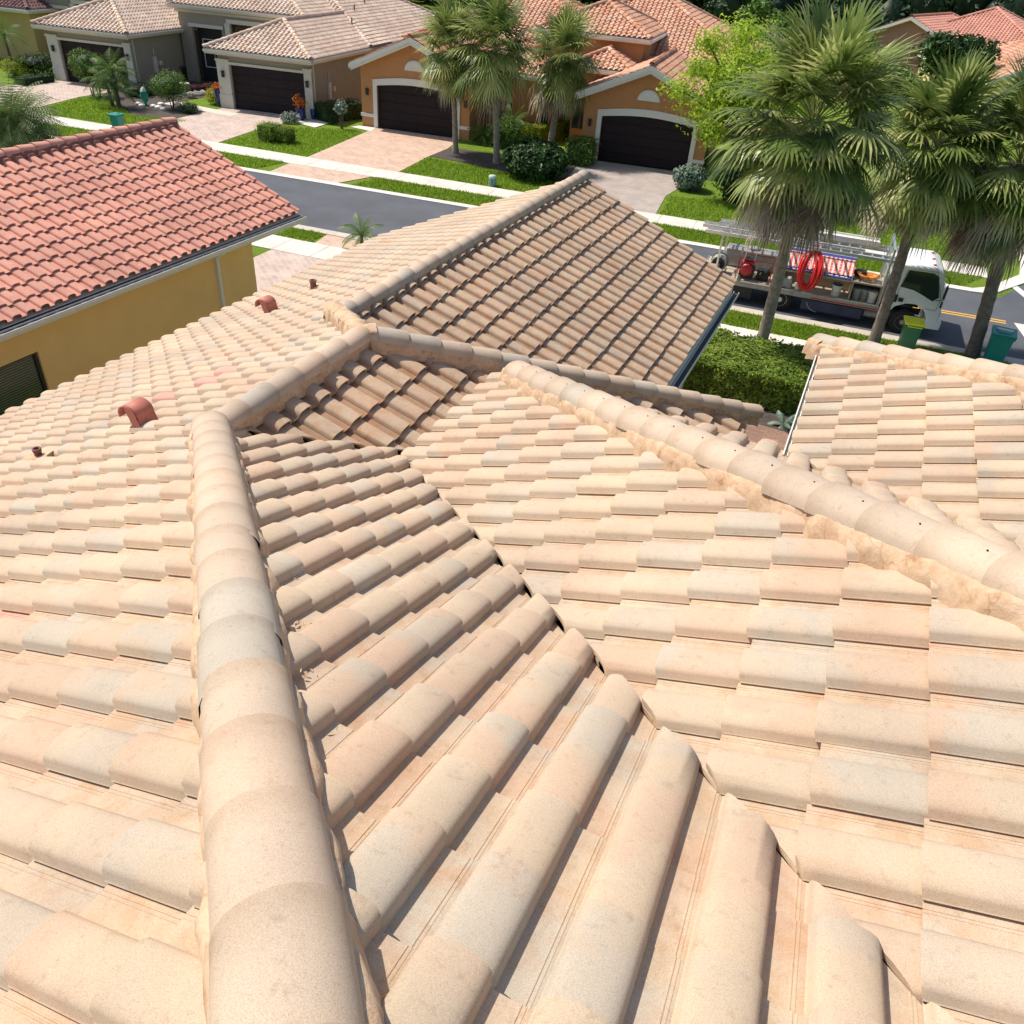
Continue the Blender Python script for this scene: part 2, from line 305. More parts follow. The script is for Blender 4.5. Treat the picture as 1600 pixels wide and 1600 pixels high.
def tile_field(R, d, rngA, rngB, pa, pb, hi=True, seed=1, jit=.004, slope=SL, miss=(), keep=None, pink=(), th=.023, t0=.040, dirt=1.0):
    """tiles on the plane through R that falls along d; a runs down the slope, b to the left of it"""
    rnd = random.Random(seed); mb = MB(); d = Vector((d[0], d[1], 0)); lf = Vector((-d.y, d.x, 0)); R = Vector(R)
    nrm = (Vector((0, 0, 1))+slope*d).normalized(); T = PHI if hi else PLO
    def pt(a, b, h): return Vector((0, 0, R.z))+a*d+b*lf+Vector((0, 0, -slope*(a-R.dot(d))))+h*nrm
    j0 = int(math.floor((rngA[0]-pa)/E1)); j1 = int(math.floor((rngA[1]-pa)/E1+1e-3))+1
    k0 = int(math.floor((rngB[0]-pb)/TW))-1; k1 = int(math.ceil((rngB[1]-pb)/TW))+2
    for j in range(j0, j1):
        for k in range(k0, k1):
            a = pa+j*E1; b = pb+k*TW
            if keep and not keep(a-E1/2, b-TW/2): continue
            odd = rnd.random() < .03; ja = rnd.gauss(0, jit*(3 if odd else 1)); jb = rnd.gauss(0, jit*.5); jh = rnd.gauss(0, .0018); sk = rnd.gauss(0, jit*.8)
            r1 = rnd.random()*.96; r2 = rnd.random()*.96
            if pink and any(abs(a-E1/2-p_[0]) < .17 and abs(b-TW/2-p_[1]) < .2 for p_ in pink): r1 = r2 = .99
            tilt = t0+jh
            aB = a+ja; aH = a-E1-(.055 if hi else .02)
            vs = []; cs = []
            def ha(x): return tilt-(t0-.0035)*(aB-x)/E1-.008
            tops = []
            for (o, h, p) in T:
                for x, v in ((aH, 0.0), (aB, 1.0)):
                    xx = x+(sk*(o/TW) if v else 0); vs.append(pt(xx, b+jb+o, h+ha(xx))); cs.append((r1, r2, v, max(p*dirt, 1.26) if dirt > 1 else p))  # raised alpha browns pans and rolls with stain and painted shade
            n = len(T)
            if hi:
                for i, (o, h, p) in enumerate(T):
                    # inner face of the shell
                    oc = -.0975; inn = o+(oc-o)*.17 if h > .012 else o; hb = h-th if h > .012 else h-.014
                    if i == 0: inn = -.010; hb = -.006
                    for x, v in ((aH, 0.0), (aB, 1.0)):
                        xx = x+(sk*(o/TW) if v else 0); vs.append(pt(xx, b+jb+inn, hb+ha(xx))); cs.append((r1, r2, v, p))
                F = []; sm = []
                for i in range(n-1):
                    q = 2*i; F.append((q, q+1, q+3, q+2)); sm.append(T[i][2] == 0)
                    q = 2*n+2*i; F.append((q, q+2, q+3, q+1)); sm.append(True)
                    F.append((2*i+1, 2*n+2*i+1, 2*n+2*i+3, 2*i+3)); sm.append(False)
                    F.append((2*i, 2*i+2, 2*n+2*i+2, 2*n+2*i)); sm.append(False)
                F.append((0, 2*n, 2*n+1, 1)); sm.append(False)
                q = 2*n-2; F.append((q, q+1, 2*n+q+1, 2*n+q)); sm.append(False)
            else:
                for i, (o, h, p) in enumerate(T):
                    vs.append(pt(aB-.004, b+jb+o, h-.03+ha(aB))); cs.append((r1, r2, 1, p))
                F = []; sm = []
                for i in range(n-1):
                    q = 2*i; F.append((q, q+1, q+3, q+2)); sm.append(T[i][2] == 0)
                    F.append((q+1, 2*n+i, 2*n+i+1, q+3)); sm.append(False)
            m = len(mb.v); mb.v.extend([tuple(x) for x in vs]); mb.c.extend(cs)
            mb.f.extend([tuple(m+i for i in f) for f in F]); mb.sm.extend(sm)
    return mb
def clip(mb, planes, fill=True):
    """cut a field with vertical planes: (point, outward normal) in plan"""
    me = bpy.data.meshes.new('tmp'); me.from_pydata(mb.v, [], mb.f); me.polygons.foreach_set('use_smooth', mb.sm)
    a = me.attributes.new('tint', 'FLOAT_COLOR', 'POINT'); a.data.foreach_set('color', [x for c in mb.c for x in c])
    bm = bmesh.new(); bm.from_mesh(me)
    for p, nn in planes:
        r = bmesh.ops.bisect_plane(bm, geom=bm.verts[:]+bm.edges[:]+bm.faces[:], dist=1e-5, plane_co=Vector((p[0], p[1], 0)), plane_no=Vector((nn[0], nn[1], 0)), clear_outer=True)
        if fill:
            ed = [e for e in r['geom_cut'] if isinstance(e, bmesh.types.BMEdge) and e.is_boundary]
            if ed: bmesh.ops.holes_fill(bm, edges=ed, sides=0)
    ed = [e for e in bm.edges if len(e.link_faces) == 2 and (e.link_faces[0].smooth != e.link_faces[1].smooth or (fill and e.link_faces[0].normal.dot(e.link_faces[1].normal) < .35))]
    bmesh.ops.split_edges(bm, edges=ed)
    lay = bm.verts.layers.float_color['tint']; bm.verts.index_update()
    out = MB(); out.v = [tuple(v.co) for v in bm.verts]; out.c = [tuple(v[lay]) for v in bm.verts]
    out.f = [tuple(v.index for v in f.verts) for f in bm.faces]; out.sm = [f.smooth for f in bm.faces]
    bm.free(); bpy.data.meshes.remove(me); return out
def join(*L):
    o = MB()
    for m in L:
        n = len(o.v); o.v.extend(m.v); o.c.extend(m.c); o.f.extend([tuple(n+i for i in f) for f in m.f]); o.sm.extend(m.sm)
    return o
def caps(P0, P1, seed=1, rad=.14, hgt=.135, ex=.345, hi=True, lift=0.0, lip=1.0):
    """row of barrel cap tiles from the low end P0 to the high end P1"""
    rnd = random.Random(seed); mb = MB(); P0 = Vector(P0); P1 = Vector(P1); D = (P1-P0); L = D.length; D.normalize()
    side = Vector((-D.y, D.x, 0)).normalized(); up = side.cross(-D).normalized()
    if up.z < 0: up = -up
    n = max(1, int(round(L/ex))); ex = L/n; sg = 12 if hi else 7
    for i in range(n):
        p = P0+D*(ex*i); r1, r2 = rnd.random()*.96, rnd.random()*.96; jy = rnd.gauss(0, .004)
        a0, a1 = -.02, ex+.05; w0, w1 = rad*(1+.03*lip), rad*(1-.12*lip); h0, h1 = hgt+.014+.016*lip, hgt; tl = rnd.gauss(0, .003)
        vs = []; cs = []
        for (a, ww, h, v) in ((a0, w0, h0, 0.0), (.06, w0*.985, h0-.004, .2), (a1, w1, h1-.004, 1.0)):
            for k in range(sg+1):
                t = pi*k/sg; vs.append(p+D*a+side*(jy+tl*(v-.5)*2+ww*cos(t))+up*(lift+h*(sin(t)**.8 if 0 < k < sg else 0)-.005)); cs.append((r1, r2, v*.6, 0))
        vs += [v_.copy() for v_ in vs[:sg+1]]; cs += [(r1, r2, 0, 0)]*(sg+1)
        for k in range(sg+1):
            t = pi*k/sg; vs.append(p+D*a0+side*(jy+(w0-.02)*cos(t))+up*(lift+(h0-.022)*(sin(t)**.8 if 0 < k < sg else 0)-.005)); cs.append((r1, r2, 0, 0))
        F = []; sm = []
        m = sg+1
        for s_ in range(2):
            for k in range(sg): F.append((s_*m+k, s_*m+k+1, (s_+1)*m+k+1, (s_+1)*m+k)); sm.append(True)
        for k in range(sg): F.append((3*m+k, 4*m+k, 4*m+k+1, 3*m+k+1)); sm.append(False)
        q = len(mb.v); mb.v.extend([tuple(x) for x in vs]); mb.c.extend(cs); mb.f.extend([tuple(q+x for x in f) for f in F]); mb.sm.extend(sm)
    return mb
def mortar(P0, P1, wl=.17, wr=.17, top=.06, bot=-.03, seed=1, step=.03, lift=0, amp=.011):
    """rough bed of mortar under a row of caps; wl / wr are its half widths at the tile surface"""
    mb = MB(); P0 = Vector(P0); P1 = Vector(P1); D = P1-P0; L = D.length; D.normalize(); side = Vector((-D.y, D.x, 0)).normalized()
    n = max(2, int(L/step)); prof = [(-1, 0), (-.95, .6), (-.86, .93), (-.74, 1), (-.3, 1.15), (.3, 1.15), (.74, 1), (.86, .93), (.95, .6), (1, 0)]
    P = []
    for i in range(n+1):
        p = P0+D*(L*i/n)
        for k, (x, h) in enumerate(prof):
            ww = wl if x > 0 else wr
            nv = noise.noise_vector(Vector((p.x*9+seed*7, p.y*9, k*.9)))+.6*noise.noise_vector(Vector((p.x*31, p.y*31+seed, k*1.7)))
            wob = 1+.22*noise.noise(Vector((p.x*5.3+seed, p.y*5.3, x)))
            P.append(p+side*(x*ww*wob)+Vector((0, 0, lift+bot+(top-bot)*h))+nv*amp)
    m = len(prof); F = [(i*m+k, (i+1)*m+k, (i+1)*m+k+1, i*m+k+1) for i in range(n) for k in range(m-1)]
    mb.add(P, F, True); mb.add(P[:m], [tuple(range(m))]); mb.add(P[-m:], [tuple(range(m-1, -1, -1))]); return mb
def slab(mb, poly, R, d, drop=.03, thick=.12, slope=SL):
    """flat roof deck under a tile field"""
    d = Vector((d[0], d[1], 0)); Rv = Vector(R); n = len(poly)
    def z(x, y): return R[2]-slope*((Vector((x, y, 0))-Rv).dot(d))-drop
    P = [(x, y, z(x, y)) for x, y in poly]+[(x, y, z(x, y)-thick) for x, y in poly]
    mb.add(P, [tuple(range(n)), tuple(range(2*n-1, n-1, -1))]+[((i+1) % n, i, n+i, n+(i+1) % n) for i in range(n)])

# ================================================================== OUR OWN ROOF
RZ = 6.2                                   # height of the main ridge
own = thing('tiled_roof_house', (0, 0, 0), 0, 'near house with sand coloured tile roof filling the foreground', 'house')
XT = 1.10; XE = -5.93; XF = 4.7094; Y1 = 1.9453; DOFF = .10
XG, ZG = -1.17, RZ-.5; XGE = 2.24
def region(R, d, rngA, rngB, pa, pb, cuts, seed, hi=True, miss=None, fill=True, slope=SL, pink=(), **kw):
    return clip(tile_field(R, d, rngA, rngB, pa, pb, hi, seed, slope=slope, keep=miss, pink=pink, **kw), cuts, fill)
H = sqrt(.5); XTR = 1.10
G0 = RZ-.012
fields = []
holes = {}
# A falls to -x
fields.append(region((0, 0, G0), (-1, 0), (0, 5.92), (-3.5, .2), 5.915, -2.787+.09, [((0, 0), (1, 0)), ((0, 2.2), (H, H)), ((0, 0), (0, -1)), ((0, 3.37), (0, 1))], 3, pink=((1.72, -1.45), (1.42, -1.85))))
fields.append(region((0, 0, G0), (-1, 0), (1, 5.92), (-12.2, -3.2), 5.915, -2.787+.09, [((XG, 0), (1, 0)), ((0, 3.37), (0, -1)), ((0, 12.05), (0, 1))], 13))
fields.append(region((0, 0, G0), (-1, 0), (-6.6, 5.92), (-.3, 6.4), 5.915, -2.787+.09, [((0, 0), (H, H)), ((0, 0), (0, 1))], 4, pink=((-.93, 2.5),)))
# B falls to +y between the near hip and the valley
fields.append(region((0, 0, G0), (0, 1), (-6.5, 2.2), (-7.5, .2), .68*E1-.01, -.27*TW*1.0-.0-(.45*TW-.178)+.27*TW, [((0, 0), (-H, -H)), ((0, .06/SL), (-H, H)), ((2*XT-.05, 0), (H, H))], 5))
# C falls to -x from the right hand hip into the valley
fields.append(region((2*XT, 0, G0), (-1, 0), (-8, -.5), (-4, 6), -3.3622-E1*0, 1.0434, [((XTR, 0), (-1, 0)), ((2*XT-.045, 0), (-H, -H)), ((4.21, 0), (H, H))], 6))
# D falls to +x behind the short ridge, runs on below the raised roof
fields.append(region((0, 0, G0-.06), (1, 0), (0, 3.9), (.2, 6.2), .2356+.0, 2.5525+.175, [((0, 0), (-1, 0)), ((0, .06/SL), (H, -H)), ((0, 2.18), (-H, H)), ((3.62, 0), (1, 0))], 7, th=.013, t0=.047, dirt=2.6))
# upper E falls to +y
fields.append(region((0, Y1, G0), (0, 1), (-7, 2.95), (-7.5, -1), 2.95, -.1, [((4.21, 0), (-H, -H)), ((0, 2.96), (0, 1)), ((7.1, 0), (H, H))], 8))
# F falls to -x at the far right
fields.append(region((XF, 0, G0), (-1, 0), (-8.3, -4.21), (-6, 2), -4.5869, -2.3924, [((6.60, 0), (-H, -H)), ((9.36, 0), (H, H))], 9))
# G garage wing falls to +x
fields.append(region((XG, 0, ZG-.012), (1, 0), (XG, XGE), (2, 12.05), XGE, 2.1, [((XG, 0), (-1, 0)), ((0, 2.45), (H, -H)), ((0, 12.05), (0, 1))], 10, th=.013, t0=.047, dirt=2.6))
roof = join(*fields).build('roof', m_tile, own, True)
# deck and underlay
dk = MB()
slab(dk, [(0, 0), (0, 2.2), (XG, 3.37), (XG, 12), (XE+.04, 12), (XE+.04, -6.4), (6.4, -6.4)], (0, 0, RZ), (-1, 0), .032)
slab(dk, [(0, 0), (XTR-.08, XTR-.08), (2.04+6, -6), (6, -6)], (0, 0, RZ), (0, 1), .032)
slab(dk, [(XTR-.09, XTR-.09), (XTR, 3.1), (10.2, -6), (8.02, -6)], (2*XT, 0, RZ), (-1, 0), .032)
slab(dk, [(0, .1), (XTR, 1.2), (3.58, 3.7), (3.58, 5.75), (0, 2.18)], (0, 0, RZ), (1, 0), .11)
slab(dk, [(1.26, 2.93), (4.19, 2.93), (13.1, -6), (10.2, -6)], (0, Y1, RZ), (0, 1), .032)
slab(dk, [(4.24, 2.55), (4.24, 5.1), (8.2, 1.2), (8.2, -1.4)], (XF, 0, RZ), (-1, 0), .032)
slab(dk, [(4.24, 5.1), (8.2, 1.2), (9.5, 5.1)], (4.24, 5.1, RZ+SL*(4.24-XF)), (0, 1), .032)
slab(dk, [(XG, 2.2), (XGE-.04, 4.8), (XGE-.04, 12), (XG, 12)], (XG, 0, ZG), (1, 0), .05)
slab(dk, [(0, 2.2), (3.58, 5.78), (-3.6, 5.78)], (0, 2.17, RZ), (0, 1), .16)
dk.build('roof_deck', m_deck, own)
cp = MB()
def capline(P0, P1, seed, rad=.15, h=.14, lift=.045, wl=.19, wr=.19, ex=.345, top=.075, bot=-.10, lip=.8):
    c = caps(P0, P1, seed, rad, h, ex, True, lift, lip).build('ridge_cap', m_cap, roof, True)
    mortar(P0, P1, wl, wr, top+lift-.03, bot, seed).build('mortar_bed', m_mortar, roof)
capline((0, 0, RZ+.03), (6.4, -6.4, RZ+SL*6.4+.03), 21, .15, .13, .035, .18, .175, lip=.25, top=.055)      # near hip, climbs towards the camera
capline((0, 2.14, RZ+.02), (0, -.03, RZ+.02), 22, .12, .10, .03, .11, .12)
capline((3.66, 5.83, RZ-SL*3.66-.0), (.05, 2.22, RZ+.02), 23, .12, .10, .035, .12, .12)
capline((XG, 12.08, ZG+.02), (XG, 3.35, ZG+.02), 24, .12, .10, .03, .11, .12)
capline((1.5, 2.72, RZ+SL*(1.5-2*XT)), (9.0, -4.78, RZ+SL*(9.0-2*XT)), 25, .155, .115, .085, .155, .185, lip=.55, top=.055)
capline((4.2, 5.16, RZ+SL*(4.2-XF)), (8.2, 1.16, RZ+SL*(8.2-XF)), 26, .125, .11, .045, .15, .16)
for i in range(16):
    q = Vector((1.5, 2.72, RZ+SL*(1.5-2*XT)))+Vector((7.5, -7.5, SL*7.5)).normalized()*(.346*(i+.55)); nb_ = MB(); nb_.lathe([(.0045, 0), (.0045, .004), (.002, .006)], (q.x-.028, q.y-.028, q.z+.208), 8); nb_.build('nail', m_black, roof)
# mortar lump where the ridges meet
mortar((-1.25, 3.45, ZG+.10), (-.02, 2.2, RZ+.03), .12, .12, .10, -.12, 31, amp=.028).build('mortar_bed', m_mortar, roof, label='lumpy mortar saddle between the two ridges')
mortar((-.10, 2.10, RZ+.06), (.10, 2.28, RZ+.06), .11, .11, .07, -.12, 33).build('mortar_bed', m_mortar, roof)
mortar((1.38, 2.86, RZ-.36), (1.56, 2.66, RZ-.27), .17, .17, .14, -.04, 35, amp=.02).build('mortar_bed', m_mortar, roof)
mortar((4.14, 5.22, RZ-.26), (4.27, 5.09, RZ-.2), .16, .16, .14, -.04, 36, amp=.02).build('mortar_bed', m_mortar, roof)
# eaves: fascia and gutters, walls
def gutter(parent, P0, P1, out, name='gutter', mat=None, w_=.12, h_=.13, inner=False):
    P0 = Vector(P0); P1 = Vector(P1); o_ = Vector((out[0], out[1], 0)); u = Vector((0, 0, 1)); mb = MB()
    pr = [(0, 0), (0, -h_), (w_*.75, -h_), (w_, -h_*.45), (w_, 0), (w_-.012, 0), (w_-.014, -h_*.4), (w_*.7, -h_+.015), (.012, -h_+.015), (.012, 0)]
    P = [P0+o_*a+u*b for a, b in pr]+[P1+o_*a+u*b for a, b in pr]; n = len(pr)
    mb.add(P, [(i, (i+1) % n, n+(i+1) % n, n+i) for i in range(n)]+[(0, 1, 8, 9), (1, 2, 7, 8), (2, 3, 6, 7), (3, 4, 5, 6), (n, n+9, n+8, n+1), (n+1, n+8, n+7, n+2), (n+2, n+7, n+6, n+3), (n+3, n+6, n+5, n+4)])
    if inner:
        ib = MB(); a0, a1 = .016, w_-.018; z0 = -.028; Q = [P0+o_*a0+u*z0, P1+o_*a0+u*z0, P1+o_*a1+u*z0, P0+o_*a1+u*z0]; Q += [q-u*.02 for q in Q]; ib.add(Q, [(0, 1, 2, 3), (7, 6, 5, 4), (0, 4, 5, 1), (1, 5, 6, 2), (2, 6, 7, 3), (3, 7, 4, 0)]); gi = ib.build('gutter_shade', m_gutter_in, parent)  # dark strip set below the rim, painting the shade inside the gutter
    return mb.build(name, mat or m_white, parent)
def fascia(parent, P0, P1, out, h_=.2, t=.03, name='fascia', mat=None):
    P0 = Vector(P0); P1 = Vector(P1); o_ = Vector((out[0], out[1], 0)); mb = MB(); z = Vector((0, 0, h_))
    P = [P0-z, P1-z, P1+o_*t-z, P0+o_*t-z, P0, P1, P1+o_*t, P0+o_*t]
    mb.add(P, [(0, 1, 2, 3), (7, 6, 5, 4), (0, 4, 5, 1), (1, 5, 6, 2), (2, 6, 7, 3), (3, 7, 4, 0)]); return mb.build(name, mat or m_white, parent)
zA = RZ+SL*XE; zD = RZ-SL*3.6-.06; zF = RZ+SL*(4.22-XF); zE = RZ+SL*(Y1-2.95); zG = ZG-SL*(XGE-XG)
fascia(own, (XE+.03, -6.4, zA-.05), (XE+.03, 12.0, zA-.05), (-1, 0)); gutter(own, (XE, -6.4, zA-.08), (XE, 12.0, zA-.08), (-1, 0))
fascia(own, (XGE-.03, 4.9, zG-.05), (XGE-.03, 12.0, zG-.05), (1, 0)); gutter(own, (XGE+.02, 5.0, zG-.17), (XGE+.02, 12.1, zG-.17), (1, 0), w_=.11, inner=True)
fascia(own, (3.58, 4.2, zD-.05), (3.58, 5.72, zD-.05), (1, 0))
gutter(own, (4.235, 5.15, zF+.0), (4.235, 2.5, zF+.0), (-1, 0), w_=.05, h_=.11); fascia(own, (4.24, 2.5, zF-.07), (4.24, 5.1, zF-.07), (-1, 0))
fascia(own, (1.3, 2.92, zE-.06), (4.2, 2.92, zE-.06), (0, 1))
for xx0, xx1, s_ in ((XE+.1, XG, -1), (XG, XGE-.1, 1)):
    fascia(own, (xx0, 12.03, (ZG if s_ > 0 else zA)-.06), (xx1, 12.03, (ZG if s_ < 0 else zA)-.06), (0, 1)) if False else None
wl = MB()
def gable(mb, pts, y0, y1): mb.xz(pts, y0, y1)
gable(wl, [(XE+.5, 0), (XGE-.5, 0), (XGE-.5, zG+.1), (XG, ZG-.2), (XE+.5, zA+.1)], 11.3, 11.5)
wl.box(XE+.5, -8, 0, XE+.7, 11.3, zA+.12); wl.box(XGE-.7, 5.2, 0, XGE-.5, 11.3, zG+.15)
wl.box(XGE-.5, 5.2, 0, 3.2, 5.4, zD+.1); wl.box(3.0, 2.6, 0, 3.2, 5.2, zD+.1); wl.box(3.2, 2.4, 0, 4.7, 2.6, zE+.12); wl.box(4.7, 2.6, 0, 4.9, 4.6, zF+.12); wl.box(4.9, 4.4, 0, 9.4, 4.6, zF+.12)
wl.build('wall', m_stucco_own, own)

# roof furniture on slope A
def slopez(x): return RZ+SL*min(x, -x)
def hood(x, y, sc, label):
    g = thing_part('roof_vent', (x, y, slopez(x)+.02)); mb = MB()
    n = 14; wd = .125*sc; P = []; path = [(.14, -.10), (.10, .02), (.07, .12), (.04, .2)]
    for i in range(n+1):
        t = pi*(i/n)*1.05; path.append((-.10+.14*cos(t), .22+.12*sin(t)))
    path.append((-.235, .17))
    for j, (a, z) in enumerate(path):
        u = j/(len(path)-1); ww = wd*(1.05 if j > 3 else 1.0)
        for sy in (-1, 1): P.append((x+a*sc, y+sy*ww, slopez(x)+z*sc))
    mb.add(P, [(2*i, 2*i+1, 2*i+3, 2*i+2) for i in range(len(path)-1)], True)
    # cheeks
    for sy in (-1, 1):
        q = [(x+a*sc, y+sy*wd*1.02, slopez(x)+z*sc) for a, z in path[:13]]+[(x-.05*sc, y+sy*wd*1.02, slopez(x)+.10*sc), (x-.06*sc, y+sy*wd*1.02, slopez(x)-.12*sc)]
        mb.add(q, [tuple(range(len(q)))])
    o = mb.build('roof_vent', m_terra, own, label=label)
    so_ = o.modifiers.new('thick', 'SOLIDIFY'); so_.thickness = .012; return o
def thing_part(*a): return None
hood(-1.28, .46, .78, 'large red hooded roof vent nearest the hip'); hood(-3.5, 5.0, .80, 'smaller red hooded roof vent further down the roof')
def pipe(x, y, r, h, label, mat):
    mb = MB(); z = slopez(x); mb.lathe([(r*1.9, -.05), (r*1.7, .03), (r*1.1, .06), (r, .08), (r, h), (r*1.18, h), (r*1.18, h+.03), (r*.8, h+.03), (r*.8, h-.05)], (x, y, z), 14)
    mb.build('vent_pipe', mat, own, label=label)
pipe(-2.2, -.02, .034, .13, 'short dark red vent pipe low on the roof', m_terra_d); pipe(-3.66, 6.3, .05, .17, 'short terracotta vent pipe by the far ridge', m_terra_d)
mortar((-2.36, -.08, slopez(-2.3)+.03), (-2.08, .0, slopez(-2.1)+.03), .09, .09, .04, -.04, 41).build('mortar_bed', m_mortar, roof)
# ================================================================== GROUND
def sheet(name, poly, z, mat, label=None, thick=None, parent=None, kind='structure'):
    mb = MB()
    if thick: mb.prism(poly, z-thick, z)
    else: mb.add([(p[0], p[1], z) for p in poly], [tuple(range(len(poly)))])
    o = mb.build(name, mat)
    if kind: o['kind'] = kind
    return o
g = MB(); g.add([(-500, -60, 0), (500, -60, 0), (500, 900, 0), (-500, 900, 0)], [(0, 1, 2, 3)]); o = g.build('ground', m_grass); o['kind'] = 'structure'
kf = lambda x: 28.5+.082*x
kn = lambda x: 22.5+.07*x
def band(x0, x1, f0, f1, n=1):
    xs = [x0+(x1-x0)*i/n for i in range(n+1)]; return [(x, f0(x)) for x in xs]+[(x, f1(x)) for x in reversed(xs)]
sheet('road', band(-120, 90, kn, kf), .008, m_road)
sheet('kerb', band(-120, 8.6, kf, lambda x: kf(x)+.42), .05, m_conc, thick=.06)
sheet('kerb', band(-120, 12, lambda x: kn(x)-.45, kn), .05, m_concd, thick=.06)
swf0 = lambda x: 30.7+.073*x; swf1 = lambda x: 32.15+.070*x
sheet('sidewalk', band(-120, 9.2, swf0, swf1), .035, m_walk, thick=.05)
swn0 = lambda x: 19.45+.06*x; swn1 = lambda x: 20.75+.055*x
sheet('sidewalk', band(-120, 12, swn0, swn1), .035, m_walk, thick=.05)
sheet('road', [(9.4, 28.9), (30, 31), (30, 36), (15, 36), (10.8, 32.2)], .012, m_road)
sheet('kerb', [(8.61, kf(8.61)), (9.3, 29.4), (10.9, 32.3), (11.2, 36), (10.7, 36), (10.4, 32.6), (9.2, 30.2), (8.61, kf(8.61)+.42)], .05, m_conc, thick=.06)
# driveways and aprons
sheet('driveway', [(-27.0, swf1(-27)), (-31.3, 30.3), (-32.6, 33.6), (-32.9, 37.9), (-28.0, 38.9), (-27.55, 36.6), (-27.6, 33.9)], .02, m_pave_pink)
sheet('driveway', [(-21.8, swf1(-21.8)), (-22.9, 37.7), (-23.2, 39.2), (-18.0, 39.8), (-17.4, 37.2), (-17.3, 35.0), (-16.8, 30.9)], .02, m_pave_peach)
sheet('driveway', [(-7.3, swf1(-7.3)), (-9.6, 34.6), (-10.3, 38.2), (-10.2, 40.0), (-4.3, 40.7), (-4.7, 35.2), (-4.25, swf1(-4.25))], .02, m_pave_grey)
sheet('driveway', [(-39.6, swf1(-39.6)), (-40.9, 34.4), (-41, 38.3), (-46, 37.8), (-46.5, 33.8), (-44, 29.1)], .02, m_pave_pink)
sheet('driveway', [(10.6, 33), (10.2, 43), (15, 44), (16, 33.5)], .02, m_pave_pink)
for x0, x1 in ((-21.7, -17.3), (-31.5, -27.0), (-44, -39.7)):
    sheet('apron', [(x0+.3, kf(x0)+.42), (x1-.6, kf(x1)+.42), (x1, swf0(x1)), (x0, swf0(x0))], .024, m_pave_peach)
sheet('apron', [(-7.5, kf(-7.5)+.42), (-4.4, kf(-4.4)+.42), (-4.2, swf0(-4.2)), (-7.3, swf0(-7.3))], .024, m_pave_grey)
sheet('apron', [(-14.0, kn(-14)-.45), (-10.0, kn(-10)-.45), (-10.4, swn1(-10.4)), (-13.8, swn1(-13.8))], .024, m_pave_peach)
sheet('driveway', [(-14.6, swn0(-14.6)), (-10.0, swn0(-10)), (-10.0, 13.6), (-14.4, 13.6)], .02, m_pave_pink)
sheet('apron', [(-4.6, kn(-4.6)-.45), (1.2, kn(1.2)-.45), (.55, swn1(.5)), (-4.2, swn1(-4.2))], .024, m_pave_peach)
sheet('driveway', [(-4.4, swn0(-4.4)), (.4, swn0(.4)), (.2, 11.6), (-4.4, 11.6)], .02, m_pave_pink)
sheet('path', [(.4, 9.0), (5.4, 9.0), (5.4, 14.75), (.4, 14.9)], .02, m_pave_red)
sheet('path', [(-36.2, 36.2), (-31.0, 36.0), (-31.0, 36.9), (-36.2, 37.2)], .026, m_cream)
# painted lines
yl = lambda x: 25.72+.085*x
sheet('road_marking', band(-6, 9.6, lambda x: yl(x)-.16, lambda x: yl(x)-.06), .013, m_ypaint)
sheet('road_marking', band(-6, 9.6, lambda x: yl(x)+.06, lambda x: yl(x)+.16), .013, m_ypaint)
sheet('road_marking', [(9.85, 26.65), (10.2, 24.8), (10.7, 22.9), (12.0, 22.9), (11.2, 26.8)], .016, m_conc)
sheet('road_marking', [(9.95, 31.0), (10.52, 29.4), (11.2, 27.4), (11.5, 27.45), (10.82, 29.5), (10.22, 31.1)], .017, m_paint)
# mulch beds
sheet('planting_bed', [tuple(W(*q)[:2]) for q in ((664, 243), (690, 231), (722, 233), (775, 242), (800, 235), (905, 262), (885, 284), (840, 282), (770, 263))], .018, m_mulch)
sheet('planting_bed', [(-38.2, 34.6), (-35.0, 32.6), (-31.6, 33.6), (-31.9, 36.0), (-36.0, 36.2), (-36.2, 44), (-40.6, 44), (-40.9, 36)], .018, m_mulch)
sheet('planting_bed', [(.5, 14.9), (5.6, 14.6), (6.0, 18.9), (.5, 18.9)], .028, m_mulch)

# grass blades on the verges and lawns one can see
def blades(name, poly, n, seed, h=.11, mat=None):
    rnd = random.Random(seed); mb = MB(); xs = [p[0] for p in poly]; ys = [p[1] for p in poly]
    def inside(x, y):
        c = False; j = len(poly)-1
        for i in range(len(poly)):
            if (poly[i][1] > y) != (poly[j][1] > y) and x < (poly[j][0]-poly[i][0])*(y-poly[i][1])/(poly[j][1]-poly[i][1])+poly[i][0]: c = not c
            j = i
        return c
    k = 0
    while k < n:
        x = rnd.uniform(min(xs), max(xs)); y = rnd.uniform(min(ys), max(ys))
        if not inside(x, y): continue
        k += 1; a = rnd.uniform(0, 2*pi); ww = rnd.uniform(.015, .035); hh_ = h*rnd.uniform(.5, 1.3); lx, ly = rnd.gauss(0, .05), rnd.gauss(0, .05)
        mb.add([(x-ww*cos(a), y-ww*sin(a), 0), (x+ww*cos(a), y+ww*sin(a), 0), (x+lx, y+ly, hh_)], [(0, 1, 2)], False, (rnd.random(), 0, 0, 0))
    o = mb.build(name, mat or L_blade, None, True); o['kind'] = 'stuff'; return o
blades('grass', [(.9, kn(.9)-.5), (9.4, kn(9.4)-.5), (9.6, swn1(9.6)), (.9, swn1(.9))], 16000, 1)
blades('grass', [(-4.1, kf(-4.1)+.45), (8.2, kf(8.2)+.5), (9.0, swf0(9.0)), (-4.0, swf0(-4))], 16000, 2)
blades('grass', [(-17.2, kf(-17.2)+.5), (-7.8, kf(-7.8)+.5), (-7.5, swf0(-7.5)), (-17.0, swf0(-17))], 9000, 3)
